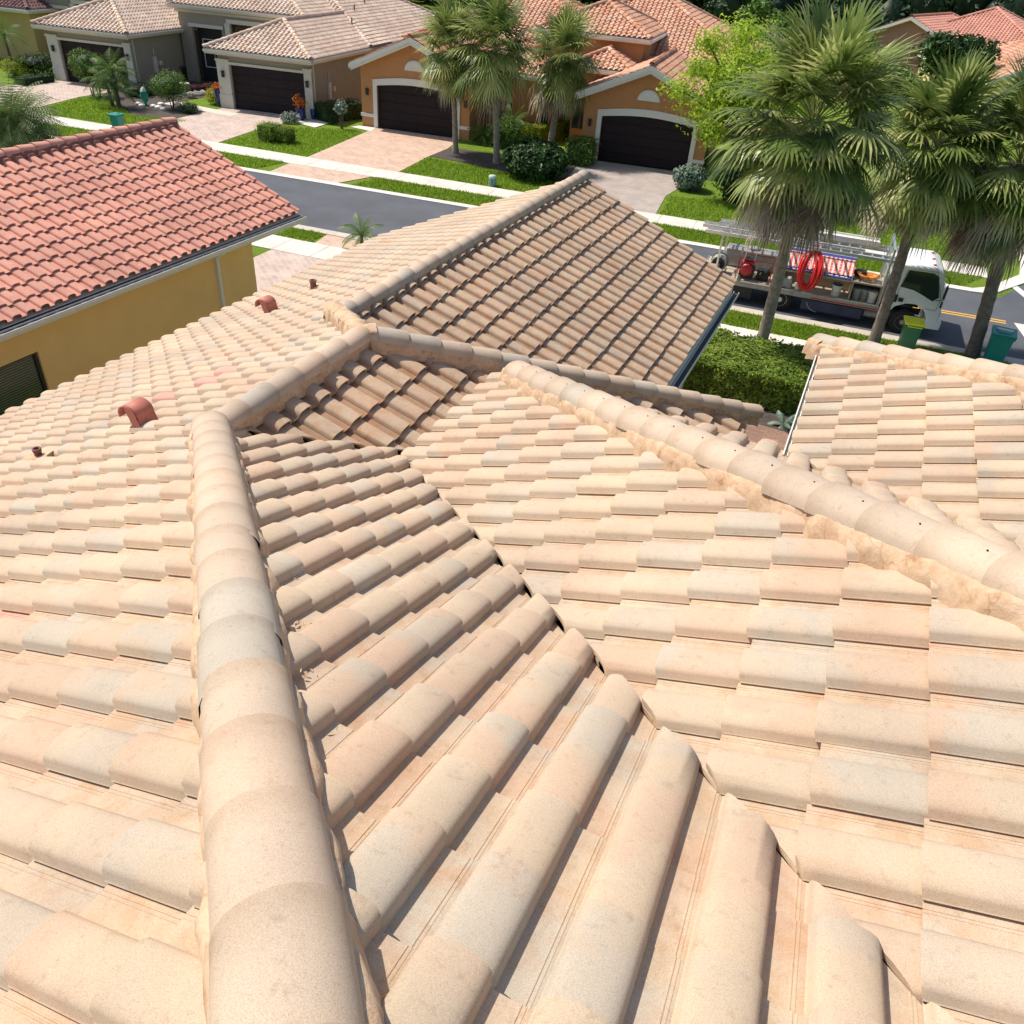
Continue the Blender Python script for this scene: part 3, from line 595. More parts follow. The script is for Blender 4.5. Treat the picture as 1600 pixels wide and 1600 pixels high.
blades('grass', [(-26.8, kf(-26.8)+.5), (-22.3, kf(-22.3)+.5), (-22.0, swf0(-22)), (-26.8, swf0(-26.8))], 4500, 4)
blades('grass', [(-39, kf(-39)+.5), (-31.8, kf(-31.8)+.5), (-31.8, swf0(-31.8)), (-39, swf0(-39))], 6000, 5)
blades('grass', [(-16.7, 31.1), (-8.0, 31.7), (-9.3, 34.2), (-14, 34.2), (-17.2, 34.6)], 9000, 6)
blades('grass', [(-4.1, 32), (9, 32.8), (9, 38), (-4.5, 35.4)], 14000, 7)
blades('grass', [(-26.9, 30.5), (-21.9, 30.8), (-22.9, 37.4), (-24.5, 37.2), (-27.4, 35.3)], 8000, 8)
blades('grass', [(-39.2, 29.7), (-31.6, 30.1), (-31.8, 33.4), (-35, 32.5), (-38.2, 34.5), (-40.6, 34.4)], 8000, 9)
blades('grass', [(-15.5, kn(-15)-.5), (-14.1, kn(-14)-.5), (-14.0, swn1(-14)), (-15.5, swn1(-15))], 1500, 10)

# ================================================================== HOUSES
def poly_cuts(poly):
    n = len(poly); area = sum(poly[i][0]*poly[(i+1) % n][1]-poly[(i+1) % n][0]*poly[i][1] for i in range(n)); L = []
    for i in range(n):
        a, b = poly[i], poly[(i+1) % n]; dx, dy = b[0]-a[0], b[1]-a[1]; k = hypot(dx, dy)
        if k < 1e-6: continue
        nn = (dy/k, -dx/k) if area > 0 else (-dy/k, dx/k); L.append((a, nn))
    return L
def rplane(poly, R, d, eave, seed, slope=SL, hi=False):
    lf = (-d[1], d[0]); A_ = [p[0]*d[0]+p[1]*d[1] for p in poly]; B_ = [p[0]*lf[0]+p[1]*lf[1] for p in poly]
    return region(R, d, (min(A_), max(A_)), (min(B_), max(B_)), eave, random.Random(seed).uniform(0, .29), poly_cuts(poly), seed, hi, None, False, slope)
def block(x0, x1, y0, y1, ze, front='hip', back='hip', seed=1, ridge='y', slope=SL, hi=False, skip=()):
    """hip or gable roof over a rectangle: returns (tiles, deck, cap lines)"""
    F = []; dk_ = MB(); L = []
    if ridge == 'y': hw = (x1-x0)/2; xm = (x0+x1)/2; zr = ze+slope*hw
    fy = y0+(hw if front == 'hip' else 0); by = y1-(hw if back == 'hip' else 0)
    pl = [('l', [(x0, y0), (xm, fy), (xm, by), (x0, y1)], (x0, y0, ze), (-1, 0), -x0), ('r', [(x1, y0), (x1, y1), (xm, by), (xm, fy)], (x1, y0, ze), (1, 0), x1)]
    if front == 'hip': pl.append(('f', [(x0, y0), (x1, y0), (xm, fy)], (x0, y0, ze), (0, -1), -y0))
    if back == 'hip': pl.append(('b', [(x1, y1), (x0, y1), (xm, by)], (x0, y1, ze), (0, 1), y1))
    for i, (nm, poly, R, d, e) in enumerate(pl):
        slab(dk_, poly if nm != 'x' else poly, R, d, .03, .1, slope)
        if nm in skip: continue
        F.append(rplane(poly, R, d, e, seed*10+i, slope, hi))
    L.append(((xm, fy, zr), (xm, by, zr)))
    if front == 'hip': L += [((x0, y0, ze), (xm, fy, zr)), ((x1, y0, ze), (xm, fy, zr))]
    if back == 'hip': L += [((x0, y1, ze), (xm, by, zr)), ((x1, y1, ze), (xm, by, zr))]
    return F, dk_, L
def finish_roof(parent, blocks, mt, seed=1, hi=False, mort=None):
    ro = join(*[f for b in blocks for f in b[0]]).build('roof', mt, parent, True)
    join(*[b[1] for b in blocks]).build('roof_deck', m_cream, parent)
    for b in blocks:
        for k, (p, q) in enumerate(b[2]):
            if (Vector(p)-Vector(q)).length < .5: continue
            caps(p, q, seed+k, .14, .12, .38, hi, .05).build('ridge_cap', mt, ro, True)
            if mort: mortar(p, q, .16, .16, .09, -.04, seed+k, .08).build('mortar_bed', mort, ro)
    return ro
def eaves(parent, x0, x1, y0, y1, ze, sides='flrb', mat=None, dn=.22):
    mat = mat or m_cream
    if 'f' in sides: fascia(parent, (x0-.03, y0+.02, ze-.03), (x1+.03, y0+.02, ze-.03), (0, -1), dn, mat=mat); gutter(parent, (x0-.03, y0-.01, ze-.04), (x1+.03, y0-.01, ze-.04), (0, -1), mat=mat)
    if 'b' in sides: fascia(parent, (x0, y1-.02, ze-.03), (x1, y1-.02, ze-.03), (0, 1), dn, mat=mat)
    if 'r' in sides: fascia(parent, (x1-.02, y0, ze-.03), (x1-.02, y1, ze-.03), (1, 0), dn, mat=mat); gutter(parent, (x1+.01, y0, ze-.04), (x1+.01, y1, ze-.04), (1, 0), mat=mat)
    if 'l' in sides: fascia(parent, (x0+.02, y0, ze-.03), (x0+.02, y1, ze-.03), (-1, 0), dn, mat=mat)
def wallbox(mb, x0, x1, y0, y1, z1, holes=()):
    """four walls with front openings (x0,x1,z0,z1) in the face y0"""
    t = .2
    xs = sorted(set([x0, x1]+[h for q in holes for h in q[:2]]))
    for a, b in zip(xs[:-1], xs[1:]):
        hq = [q for q in holes if q[0] <= a+1e-6 and q[1] >= b-1e-6]
        if not hq: mb.box(a, y0, 0, b, y0+t, z1)
        else:
            q = hq[0]
            if q[2] > 0: mb.box(a, y0, 0, b, y0+t, q[2])
            mb.box(a, y0, q[3], b, y0+t, z1)
    mb.box(x0, y0+t, 0, x0+t, y1, z1); mb.box(x1-t, y0+t, 0, x1, y1, z1); mb.box(x0+t, y1-t, 0, x1-t, y1, z1)
def garage_door(parent, x0, x1, z1, y, arch=0):
    mb = MB(); n = 5; h = z1/n
    for i in range(n):
        mb.box(x0, y, i*h+.006, x1, y+.04, (i+1)*h-.006)
        for k in range(4):
            a = x0+(x1-x0)*k/4; b = x0+(x1-x0)*(k+1)/4; mb.box(a+.07, y-.012, i*h+.05, b-.07, y, (i+1)*h-.05)
    d = mb.build('garage_door', m_gdoor, parent); return d
def wall_lamp(parent, x, y, z):
    mb = MB(); mb.box(x-.07, y-.14, z-.02, x+.07, y-.02, z+.28); mb.box(x-.09, y-.16, z+.28, x+.09, y, z+.31); mb.box(x-.05, y-.02, z+.05, x+.05, y, z+.2)
    mb.build('wall_lamp', m_black, parent)
def downspout(parent, x, y, z1, mat, dx=0):
    mb = MB(); mb.box(x-.04, y-.05, .1, x+.04, y+.03, z1-.35); mb.tube([(x, y, z1-.38), (x+dx*.5, y-.05, z1-.22), (x+dx, y-.2, z1-.12)], .04, 6); mb.box(x-.04, y-.16, .05, x+.04, y-.05, .12)
    mb.build('downspout', mat, parent)
def window(parent, x0, x1, z0, z1, y, mat=None, glass=None, frame=None, axis='f', bars=(1, 1)):
    fr = MB(); t = .05; f = frame or m_white
    fr.box(x0, y-.03, z0, x1, y+.05, z0+t); fr.box(x0, y-.03, z1-t, x1, y+.05, z1); fr.box(x0, y-.03, z0+t, x0+t, y+.05, z1-t); fr.box(x1-t, y-.03, z0+t, x1, y+.05, z1-t)
    for i in range(1, bars[0]+1): xx = x0+(x1-x0)*i/(bars[0]+1); fr.box(xx-.015, y-.015, z0+t, xx+.015, y+.03, z1-t)
    for i in range(1, bars[1]+1): zz = z0+(z1-z0)*i/(bars[1]+1); fr.box(x0+t, y-.012, zz-.015, x1-t, y+.028, zz+.015)
    o = fr.build('window', f, parent); p = MB(); p.box(x0+t, y+.0, z0+t, x1-t, y+.012, z1-t); p.build('pane', glass or m_glass, o); return o

def grey_house(loc, ang, label, seed, right_len=9.0):
    h = thing('house', (*loc, 0), radians(ang), label, 'house', 'houses across the street')
    b1 = block(-1.2, 5.6, -.55, right_len+2, 3.15, 'hip', 'gable', seed)
    b2 = block(-9.5, 5.6, right_len-1.5, 26, 3.15, 'hip', 'hip', seed+1)
    b3 = block(-8.2, 1.6, 6.4, 18, 4.55, 'hip', 'hip', seed+2)
    finish_roof(h, [b1, b2, b3], m_beige, seed)
    eaves(h, -1.2, 5.6, -.55, right_len+1, 3.15, 'flr'); eaves(h, -9.5, 5.6, right_len-1.5, 26, 3.15, 'lr'); eaves(h, -8.2, 1.6, 6.4, 18, 4.55, 'flr')
    wl = MB(); wallbox(wl, -.75, 5.2, 0, right_len, 3.05, [(.05, 4.75, 0, 2.35)]); wallbox(wl, -9.1, 5.2, right_len-1.1, 25.5, 3.05)
    wallbox(wl, -7.8, 1.2, 6.8, 17.6, 4.45, [(-6.9, -4.7, 0, 3.3), (-4.0, -1.0, 0, 3.7)])
    wl.build('wall', m_stucco_grey, h)
    tr = MB()
    for xa, xb in ((-.82, -.02), (4.82, 5.28)):
        tr.box(xa, -.09, 0, xb, -.003, 2.5); tr.box(xa-.05, -.13, 2.5, xb+.05, -.003, 2.62); tr.box(xa-.04, -.12, 0, xb+.04, -.004, .75)
    tr.box(-.02, -.07, 2.36, 4.82, -.003, 2.5); tr.box(-.80, -.06, 2.80, 5.25, -.002, 2.95)
    tr.build('trim', m_cream, h)
    t2 = MB(); t2.box(-7.1, 6.70, 3.3, -4.5, 6.797, 3.5); t2.box(-4.2, 6.66, 3.7, -.8, 6.797, 3.95); t2.box(-4.3, 6.6, 0, -3.95, 6.797, 3.7); t2.box(-1.05, 6.6, 0, -.78, 6.797, 3.7); t2.box(-8, 6.72, 4.1, 1.3, 6.797, 4.25)
    t2.build('entry_trim', m_cream, h)
    garage_door(h, .05, 4.75, 2.35, .1)
    wall_lamp(h, -.42, -.09, 1.7); wall_lamp(h, 5.02, -.09, 1.7); 
    dn = MB(); dn.box(5.2, .25, .1, 5.28, .33, 2.8); dn.tube([(5.24, .29, 2.78), (5.4, .2, 2.95), (5.62, .05, 3.05)], .04, 6); dn.build('downspout', m_cream, h)
    e = MB(); e.box(-6.9, 7.4, 0, -4.7, 7.46, 3.3); e.box(-4.0, 8.6, 0, -1.0, 8.66, 3.7); e.build('entry_door', m_black, h)
    window(h, -6.6, -5.0, .9, 2.6, 7.38)
    m_ = MB(); m_.box(5.2, 2.0, .8, 5.32, 2.3, 1.7); m_.box(5.2, 2.5, 1.2, 5.4, 2.7, 1.45); m_.tube([(5.25, 2.15, 1.7), (5.25, 2.15, 2.2)], .03, 6); m_.tube([(5.25, 2.15, .8), (5.25, 2.15, 0)], .03, 6); m_.build('meter_box', m_cream, h)
    return h
grey_house((-32.3, 38.0), 8, 'grey brown house with dark garage door between two blue pots and beige hip roof', 50)
h2 = bpy.data.objects['house']
for x, y in ((3.4, 9.5), (2.2, 12.5), (1.6, 15.5)):
    mb = MB(); zz = 3.2+SL*(5.6-x); mb.lathe([(.09, -.1), (.08, .02), (.05, .03), (.05, .34), (.065, .36)], (x, y, zz), 10); mb.build('vent_pipe', m_terra_d, h2)
grey_house((-45.6, 37.8), 8, 'grey brown house farther left behind a small palm with beige hip roof', 60, 8.6)

def orange_house(loc, ang, label, seed, main, extra, win=None):
    h = thing('house', (*loc, 0), radians(ang), label, 'house', 'houses across the street')
    B = [block(-1.35, 6.0, -.5, 8, 3.22, 'gable', 'gable', seed)]+[block(*m_, 'hip', 'hip', seed+3+i) for i, m_ in enumerate(main+extra)]
    finish_roof(h, B, m_salmon, seed)
    eaves(h, -1.35, 6.0, -.5, 7, 3.22, 'lr', m_white)
    for m_ in main+extra: eaves(h, *m_[:5], 'flr', m_white)
    wl = MB(); wallbox(wl, -.95, 5.65, 0, 7.5, 3.15, [(.05, 4.85, 0, 2.42)]); wl.xz([(-.95, 3.15), (5.65, 3.15), (2.33, 4.6)], .001, .199)
    for m_ in main+extra: wallbox(wl, m_[0]+.4, m_[1]-.4, m_[2]+.4, m_[3]-.4, m_[4]-.05)
    wl.build('wall', m_stucco_or, h)
    # gable rake trim
    tr = MB(); zr = 3.22+SL*3.675
    for sx, xe in ((-1, -1.4), (1, 6.05)):
        xm = 2.325
        tr.xz([(xe, 3.22-.22), (xe, 3.22-.0), (xm, zr+.0), (xm, zr-.22)], -.56, -.5); tr.xz([(xe+sx*-.1, 3.0-.10), (xe+sx*-.1, 3.06), (xm, zr-.17), (xm, zr-.36)], -.49, -.42)
    tr.build('gable_trim', m_white, h)
    sf = MB(); sf.xz([(-1.35, 3.0), (-1.35, 3.06), (2.325, zr-.17), (6.0, 3.06), (6.0, 3.0), (2.325, zr-.24)], -.42, -.002); sf.build('soffit', m_white, h)
    # arched surround of the door
    a = MB(); n = 12; x0, x1 = .05, 4.85
    pts_o = [(x1+.24, 0), (x1+.24, 2.5)]+[(x1+.24-(x1-x0+.48)*i/n, 2.5+.26*sin(pi*i/n)) for i in range(1, n)]+[(x0-.24, 2.5), (x0-.24, 0)]
    pts_i = [(x1, 0), (x1, 2.22)]+[(x1-(x1-x0)*i/n, 2.22+.2*sin(pi*i/n)) for i in range(1, n)]+[(x0, 2.22), (x0, 0)]
    for i in range(len(pts_o)-1): a.xz([pts_o[i], pts_o[i+1], pts_i[i+1], pts_i[i]], -.07, .12)
    a.box(-1.0, -.06, .55, -.19, -.002, .72); a.box(5.09, -.06, .55, 5.7, -.002, .72)
    a.build('door_surround', m_white, h)
    garage_door(h, .05, 4.85, 2.42, .13)
    lv = MB(); pts = [(2.35+.58*cos(pi*i/12), 3.15+.52*sin(pi*i/12)) for i in range(13)]; lv.xz(pts, -.06, -.002); pts = [(2.35+.5*cos(pi*i/12), 3.2+.42*sin(pi*i/12)) for i in range(13)]; lv.xz(pts, -.085, -.06); lv.build('gable_vent', m_white, h)
    wall_lamp(h, -.55, -.002, 1.7); wall_lamp(h, 5.4, -.002, 1.7)
    if win: 
        for q in win: window(h, *q, bars=(1, 2), frame=m_black)
    return h
h3 = orange_house((-23.06, 39.2), 6, 'orange stucco house with gabled garage left of the three far palms', 70,
    [(-1.5, 12.2, 7.0, 21, 3.9)], [(5.2, 9.9, 2.4, 12, 3.3)], [(6.4, 7.2, .8, 2.2, 2.78), (9.0, 9.4, .8, 2.2, 2.78)])
downspout(h3, 5.95, 2.6, 3.1, m_white)
h4 = orange_house((-9.9, 40.05), 6.8, 'orange stucco house with gabled garage behind the lime green tree', 80,
    [(-7.5, 6.6, 9.5, 24, 4.25)], [(-5.5, 1.1, 6.0, 14, 5.35), (-2.9, .8, 3.4, 9, 3.95)], [(-4.0, -3.2, .8, 2.3, 6.38), (-2.4, -1.7, .8, 2.3, 3.78)])
ex = MB(); ex.box(-4.6, 5.6, .55, -2.4, 6.3, .72); ex.build('sill', m_white, h4)

# yellow neighbour with the red roof
nb = thing('house', (-8.95, 13.0, 0), 0, 'mustard yellow house with bright red tile roof next door on the left', 'house')
zr0 = RZ-2.70; b = block(-7.5, 0, -22, .0, zr0-.02, 'gable', 'gable', 90, hi=True, skip=('l',))
ro = finish_roof(nb, [b], m_red, 90, True, m_terra_d)
gutter(nb, (.03, -22, zr0-.07), (.03, .02, zr0-.07), (1, 0), w_=.15, inner=True); fascia(nb, (-.03, -22, zr0-.04), (-.03, 0, zr0-.04), (1, 0), .2)
wl = MB(); wl.box(-.5, -22, 0, -.3, -10.0, zr0-.05); wl.box(-.5, -7.85, 0, -.3, -1.6, zr0-.05)
wl.box(-.5, -10.0, 0, -.3, -7.85, 1.15); wl.box(-.5, -10.0, 2.66, -.3, -7.85, zr0-.05); wl.box(-7, -1.8, 0, -.5, -1.6, zr0); wl.xz([(-7, zr0), (-.5, zr0), (-3.75, zr0+1.3)], -1.79, -1.61)
wl.box(-.3, -3.9, 0, -.22, -3.35, 1.25)
wl.build('wall', m_stucco_yel, nb)
wn = MB()
for q in ((-10.0, 1.15, -7.85, 1.2), (-10.0, 2.61, -7.85, 2.66), (-7.91, 1.2, -7.85, 2.61), (-10.0, 1.2, -9.94, 2.61), (-8.96, 1.2, -8.9, 2.61)): wn.box(-.42, q[0], q[1], -.35, q[2], q[3])
wo = wn.build('window', m_black, nb); pn = MB(); pn.box(-.40, -9.94, 1.2, -.39, -7.91, 2.61); pn.build('pane', m_blind, wo)
d_ = MB(); d_.box(-.3, -2.95, .1, -.22, -2.87, zr0-.4); d_.tube([(-.26, -2.91, zr0-.42), (-.2, -2.2, zr0-.25), (-.05, -1.6, zr0-.2)], .04, 6); d_.build('downspout', m_white, nb)

# farther houses
def plain_house(loc, ang, label, seed, x0, x1, d, ze, zw, wmat, rmat, gable=True, group='houses far beyond', xtra=()):
    h = thing('house', (*loc, 0), radians(ang), label, 'house', group)
    B = [block(x0, x1, -.5, d, ze, 'gable' if gable else 'hip', 'hip', seed)]+[block(*q, seed+5+i) for i, q in enumerate(xtra)]
    finish_roof(h, B, rmat, seed); wl = MB(); wallbox(wl, x0+.4, x1-.4, 0, d-.4, ze-.05)
    for q in xtra: wallbox(wl, q[0]+.4, q[1]-.4, q[2]+.4, q[3]-.4, q[4]-.05)
    hw = (x1-x0)/2; zr = ze+SL*hw; xm = (x0+x1)/2
    if gable: wl.xz([(x0+.4, ze-.05), (x1-.4, ze-.05), (xm, zr-.2)], .001, .199)
    wl.build('wall', wmat, h)
    if gable:
        tr = MB()
        for xe in (x0-.05, x1+.05): tr.xz([(xe, ze-.25), (xe, ze), (xm, zr), (xm, zr-.25)], -.56, -.5)
        tr.build('gable_trim', m_white, h)
    eaves(h, x0, x1, -.5, d, ze, 'lr' if gable else 'flr', m_white); 
    for q in xtra: eaves(h, *q[:5], 'flr', m_white)
    return h
hp = plain_house((-.2, 84), -14, 'pinkish brown house with dull red roof seen over the palm tops', 110, 0, 6.6, 16, 4.7, 4.6, m_stucco_pink, m_red, xtra=((1, 14, 4, 18, 4.2, 'hip', 'hip'),))
window(hp, 3.9, 5.3, 2.6, 4.0, 0, bars=(0, 0)); window(hp, 7.5, 9.5, 1.4, 3.4, 4.38, bars=(0, 0))
hy = plain_house((5.3, 78), 12, 'pale yellow house with white gable trim and orange red roof', 120, 0, 3.6, 8, 3.6, 3.5, m_stucco_pale, m_salmon, xtra=((2.5, 9, 2, 14, 3.2, 'hip', 'hip'),))
hy2 = plain_house((9.2, 68), 12, 'pale yellow gabled house at the right edge of the picture', 130, 0, 4.2, 9, 3.4, 3.3, m_stucco_pale, m_salmon, xtra=((2.5, 9, 4, 14, 4.2, 'hip', 'hip'),))
hk = plain_house((-57.5, 41), 8, 'ochre house with dark plum tile roof at the far left edge', 140, -9, 5.5, 18, 3.3, 3.2, simple('ochre_stucco', (.55, .40, .17), .9, 0, .05, 2), m_plum, False, 'houses across the street', xtra=((-12, 9, 7, 24, 4.4, 'hip', 'hip'),))

# ================================================================== VEGETATION
def unit(rnd):
    while True:
        v = Vector((rnd.uniform(-1, 1), rnd.uniform(-1, 1), rnd.uniform(-1, 1)))
        if .05 < v.length < 1: return v.normalized()
def leaf(mb, p, nrm, dr, L, wd, t, bend=.25):
    s_ = nrm.cross(dr)
    if s_.length < 1e-4: return
    s_.normalize(); c = (t, 0, 0, 0)
    mb.add([p, p+dr*L*.45+s_*wd*.5, p+dr*L-nrm*L*bend, p+dr*L*.45-s_*wd*.5], [(0, 1, 2, 3)], False, c)
def foliage(mb, c, r, n, lf, rnd, shape='ell', shell=.78, ar=.45, lump=.16, seed=0, up=.25, gap=0):
    c = Vector(c)
    for i in range(n):
        d = unit(rnd)
        if shape == 'ell': q = Vector((d.x*r[0], d.y*r[1], d.z*r[2])); nr = Vector((d.x/r[0], d.y/r[1], d.z/r[2])).normalized()
        else:
            m = max(abs(d.x), abs(d.y), abs(d.z)); e = d/m; e = e.lerp(d, .18); q = Vector((e.x*r[0], e.y*r[1], e.z*r[2]))
            a = [abs(d.x), abs(d.y), abs(d.z)].index(m); nr = Vector((0, 0, 0)); nr[a] = 1 if d[a] > 0 else -1; nr = nr.lerp(d, .25).normalized()
        nv = noise.noise(Vector((c.x+q.x, c.y+q.y, c.z+q.z))*(1.6/max(.25, min(r)))+Vector((seed, seed*3.1, 0)))
        if gap and nv < -gap and rnd.random() < .85: continue
        k = rnd.uniform(shell, 1.0)*(1+lump*nv*2)
        p = c+q*k
        if p.z < .01: p.z = .01+rnd.random()*.03
        nn = (nr+unit(rnd)*.75+Vector((0, 0, up))).normalized(); dr = (unit(rnd)+nr*.4+Vector((0, 0, .1))); dr = (dr-nn*dr.dot(nn)).normalized()
        t = min(1, max(0, .45+.5*nv+rnd.gauss(0, .2))); L = lf*rnd.uniform(.6, 1.25); leaf(mb, p, nn, dr, L, L*ar, t)
def core(mb, c, r, rnd, k=.8):
    n = 10; P = []; c = Vector(c)
    for i in range(n+1):
        for j in range(14):
            th = pi*i/n; ph = 2*pi*j/14; d = Vector((sin(th)*cos(ph), sin(th)*sin(ph), cos(th))); q = Vector((d.x*r[0], d.y*r[1], d.z*r[2]))*k
            p = c+q*(1+.25*noise.noise((c+q)*2)); p.z = max(p.z, .0); P.append(p)
    mb.add(P, [(i*14+j, (i+1)*14+j, (i+1)*14+(j+1) % 14, i*14+(j+1) % 14) for i in range(n) for j in range(14)], True, (.0, 0, 0, 0))
def shrub(name, x, y, r, h, mat, label, cat, n=900, lf=.09, shape='ell', z=0, trunk=0, group=None, seed=0, ry=None, rot=0, lump=.16, ar=.45, flowers=None, trunk_core=True):
    rnd = random.Random(seed*77+5); o = thing(name, (x, y, z), rot, label, cat, group); ry = ry or r; zc = trunk+h/2
    mb = MB(); k_ = .7
    if shape == 'box': mb.box(-r*k_, -ry*k_, max(.02, zc-h/2*k_), r*k_, ry*k_, zc+h/2*k_, None, (0, 0, 0, 0))
    elif n > 450 and trunk_core: core(mb, (0, 0, zc), (r, ry, h/2), rnd, .62)
    foliage(mb, (0, 0, zc), (r, ry, h/2), int(n*1.7), lf*1.2, rnd, shape, .72, ar, lump, seed)
    mb.build('foliage', mat, o, True)
    if flowers:
        fb = MB(); foliage(fb, (0, 0, zc+.03), (r*1.03, ry*1.03, h/2*1.05), flowers[1], flowers[2], rnd, shape, .95, .8, lump, seed); fb.build('flower', flowers[0], o, True)
    if trunk:
        t = MB()
        for k in range(3): a = k*2.1; t.tube([(.05*cos(a), .05*sin(a), 0), (.1*cos(a), .1*sin(a), trunk*.6), (.22*cos(a)*r, .22*sin(a)*r, trunk+h*.4)], [.035, .03, .015], 6)
        t.build('trunk', m_bark, o)
    return o
def hedge(name, pts, wd, h, mat, label, n, lf, seed, cat='hedge', z=0):
    """clipped hedge along a line"""
    o = thing(name, (pts[0][0], pts[0][1], z), 0, label, cat); rnd = random.Random(seed); mb = MB(); tot = sum(hypot(b[0]-a[0], b[1]-a[1]) for a, b in zip(pts[:-1], pts[1:]))
    for a, b in zip(pts[:-1], pts[1:]):
        L = hypot(b[0]-a[0], b[1]-a[1]); ux, uy = (b[0]-a[0])/L, (b[1]-a[1])/L; k = int(n*L/tot)
        M = Matrix(((ux, -uy, 0, a[0]-pts[0][0]), (uy, ux, 0, a[1]-pts[0][1]), (0, 0, 1, 0), (0, 0, 0, 1)))
        mb.box(.06, -wd/2+.1, 0, L-.06, wd/2-.1, h-.12, M, (0, 0, 0, 0))
        for i in range(k):
            f = rnd.random(); area = (L*wd, L*h*2, wd*h*2); t_ = rnd.random()*sum(area)
            if t_ < area[0]: p = Vector((rnd.uniform(0, L), rnd.uniform(-wd/2, wd/2), h)); nr = Vector((0, 0, 1))
            elif t_ < area[0]+area[1]: sg = rnd.choice((-1, 1)); p = Vector((rnd.uniform(0, L), sg*wd/2, rnd.uniform(.03, h))); nr = Vector((0, sg, .2))
            else: sg = rnd.choice((-1, 1)); p = Vector((L if sg > 0 else 0, rnd.uniform(-wd/2, wd/2), rnd.uniform(.03, h))); nr = Vector((sg, 0, .2))
            w_ = (M @ p)+Vector((pts[0][0], pts[0][1], 0)); nv = noise.noise(w_*2.1); nv2 = noise.noise(w_*5.3+Vector((9, 2, 4)))
            p += nr*(.10*nv+.07*nv2-rnd.random()*.09); p.z = max(p.z, .02)
            nn = (nr+unit(rnd)*.5).normalized(); dr = unit(rnd)+nr*.6; dr = (dr-nn*dr.dot(nn)).normalized(); R3 = M.to_3x3()
            leaf(mb, M @ p, R3 @ nn, R3 @ dr, lf*rnd.uniform(.6, 1.25), lf*.42, min(1, max(0, .45+.55*nv+.3*nv2+rnd.gauss(0, .17))))
    mb.build('foliage', mat, o, True); return o

def frond(mb, base, az, el, petiole, blade, nl, rnd, tint, droop, wd=.034, spread=2.2, segs=3):
    """fan leaf of a cabbage palm: arched stalk, pleated fan whose leaflets split and hang"""
    d = Vector((cos(az)*cos(el), sin(az)*cos(el), sin(el))); side = Vector((-sin(az), cos(az), 0)); p = Vector(base); g = Vector((0, 0, -1)); ps = [p.copy()]
    for k in range(4): d = (d+g*.07*(1+droop)).normalized(); p = p+d*petiole/4; ps.append(p.copy())
    mb.tube(ps, [.018, .016, .014, .012, .010], 3, False, (min(1, tint+.25), 0, 0, 0), True)
    up = side.cross(d).normalized()*-1
    if up.z < 0: up = -up
    # the costa carries on through the blade and curves down
    for i in range(nl):
        u = (i+.5)/nl*2-1; a = u*spread; ca, sa = cos(a), sin(a)
        dd = (d*max(ca, -.35)+side*sa*1.0-up*(.18*abs(u))).normalized(); st = p+d*blade*.30*max(0, ca)*.9
        L = blade*(1-.38*abs(u)**1.6)*rnd.uniform(.86, 1.08); dr = droop*rnd.uniform(.7, 1.5); s2 = (dd.cross(up)).normalized(); q = st.copy(); cur = dd.copy(); w0 = wd*rnd.uniform(.8, 1.2)
        V = [q-s2*w0*.25, q+s2*w0*.25]; C = [(tint, 0, 0, 0)]*2
        for k in range(1, segs+1):
            f = k/segs; cur = (cur+g*(.08+.50*f*f)*dr).normalized(); q = q+cur*L/segs; ww = w0*(1.0 if k < segs-1 else .75)*(1 if k < segs else 0)*.5
            tn = min(1, max(0, tint+rnd.gauss(0, .13)+(.14*f)))
            if k < segs: V += [q-s2*ww, q+s2*ww]; C += [(tn, 0, 0, 0)]*2
            else: V.append(q); C.append((min(1, tn+.12), 0, 0, 0))
        F = [(2*k, 2*k+1, 2*k+3, 2*k+2) for k in range(segs-1)]+[(2*segs-2, 2*segs-1, 2*segs)]
        n = len(mb.v); mb.v.extend([tuple(x) for x in V]); mb.c.extend(C); mb.f.extend([tuple(n+x for x in f) for f in F]); mb.sm.extend([False]*len(F))
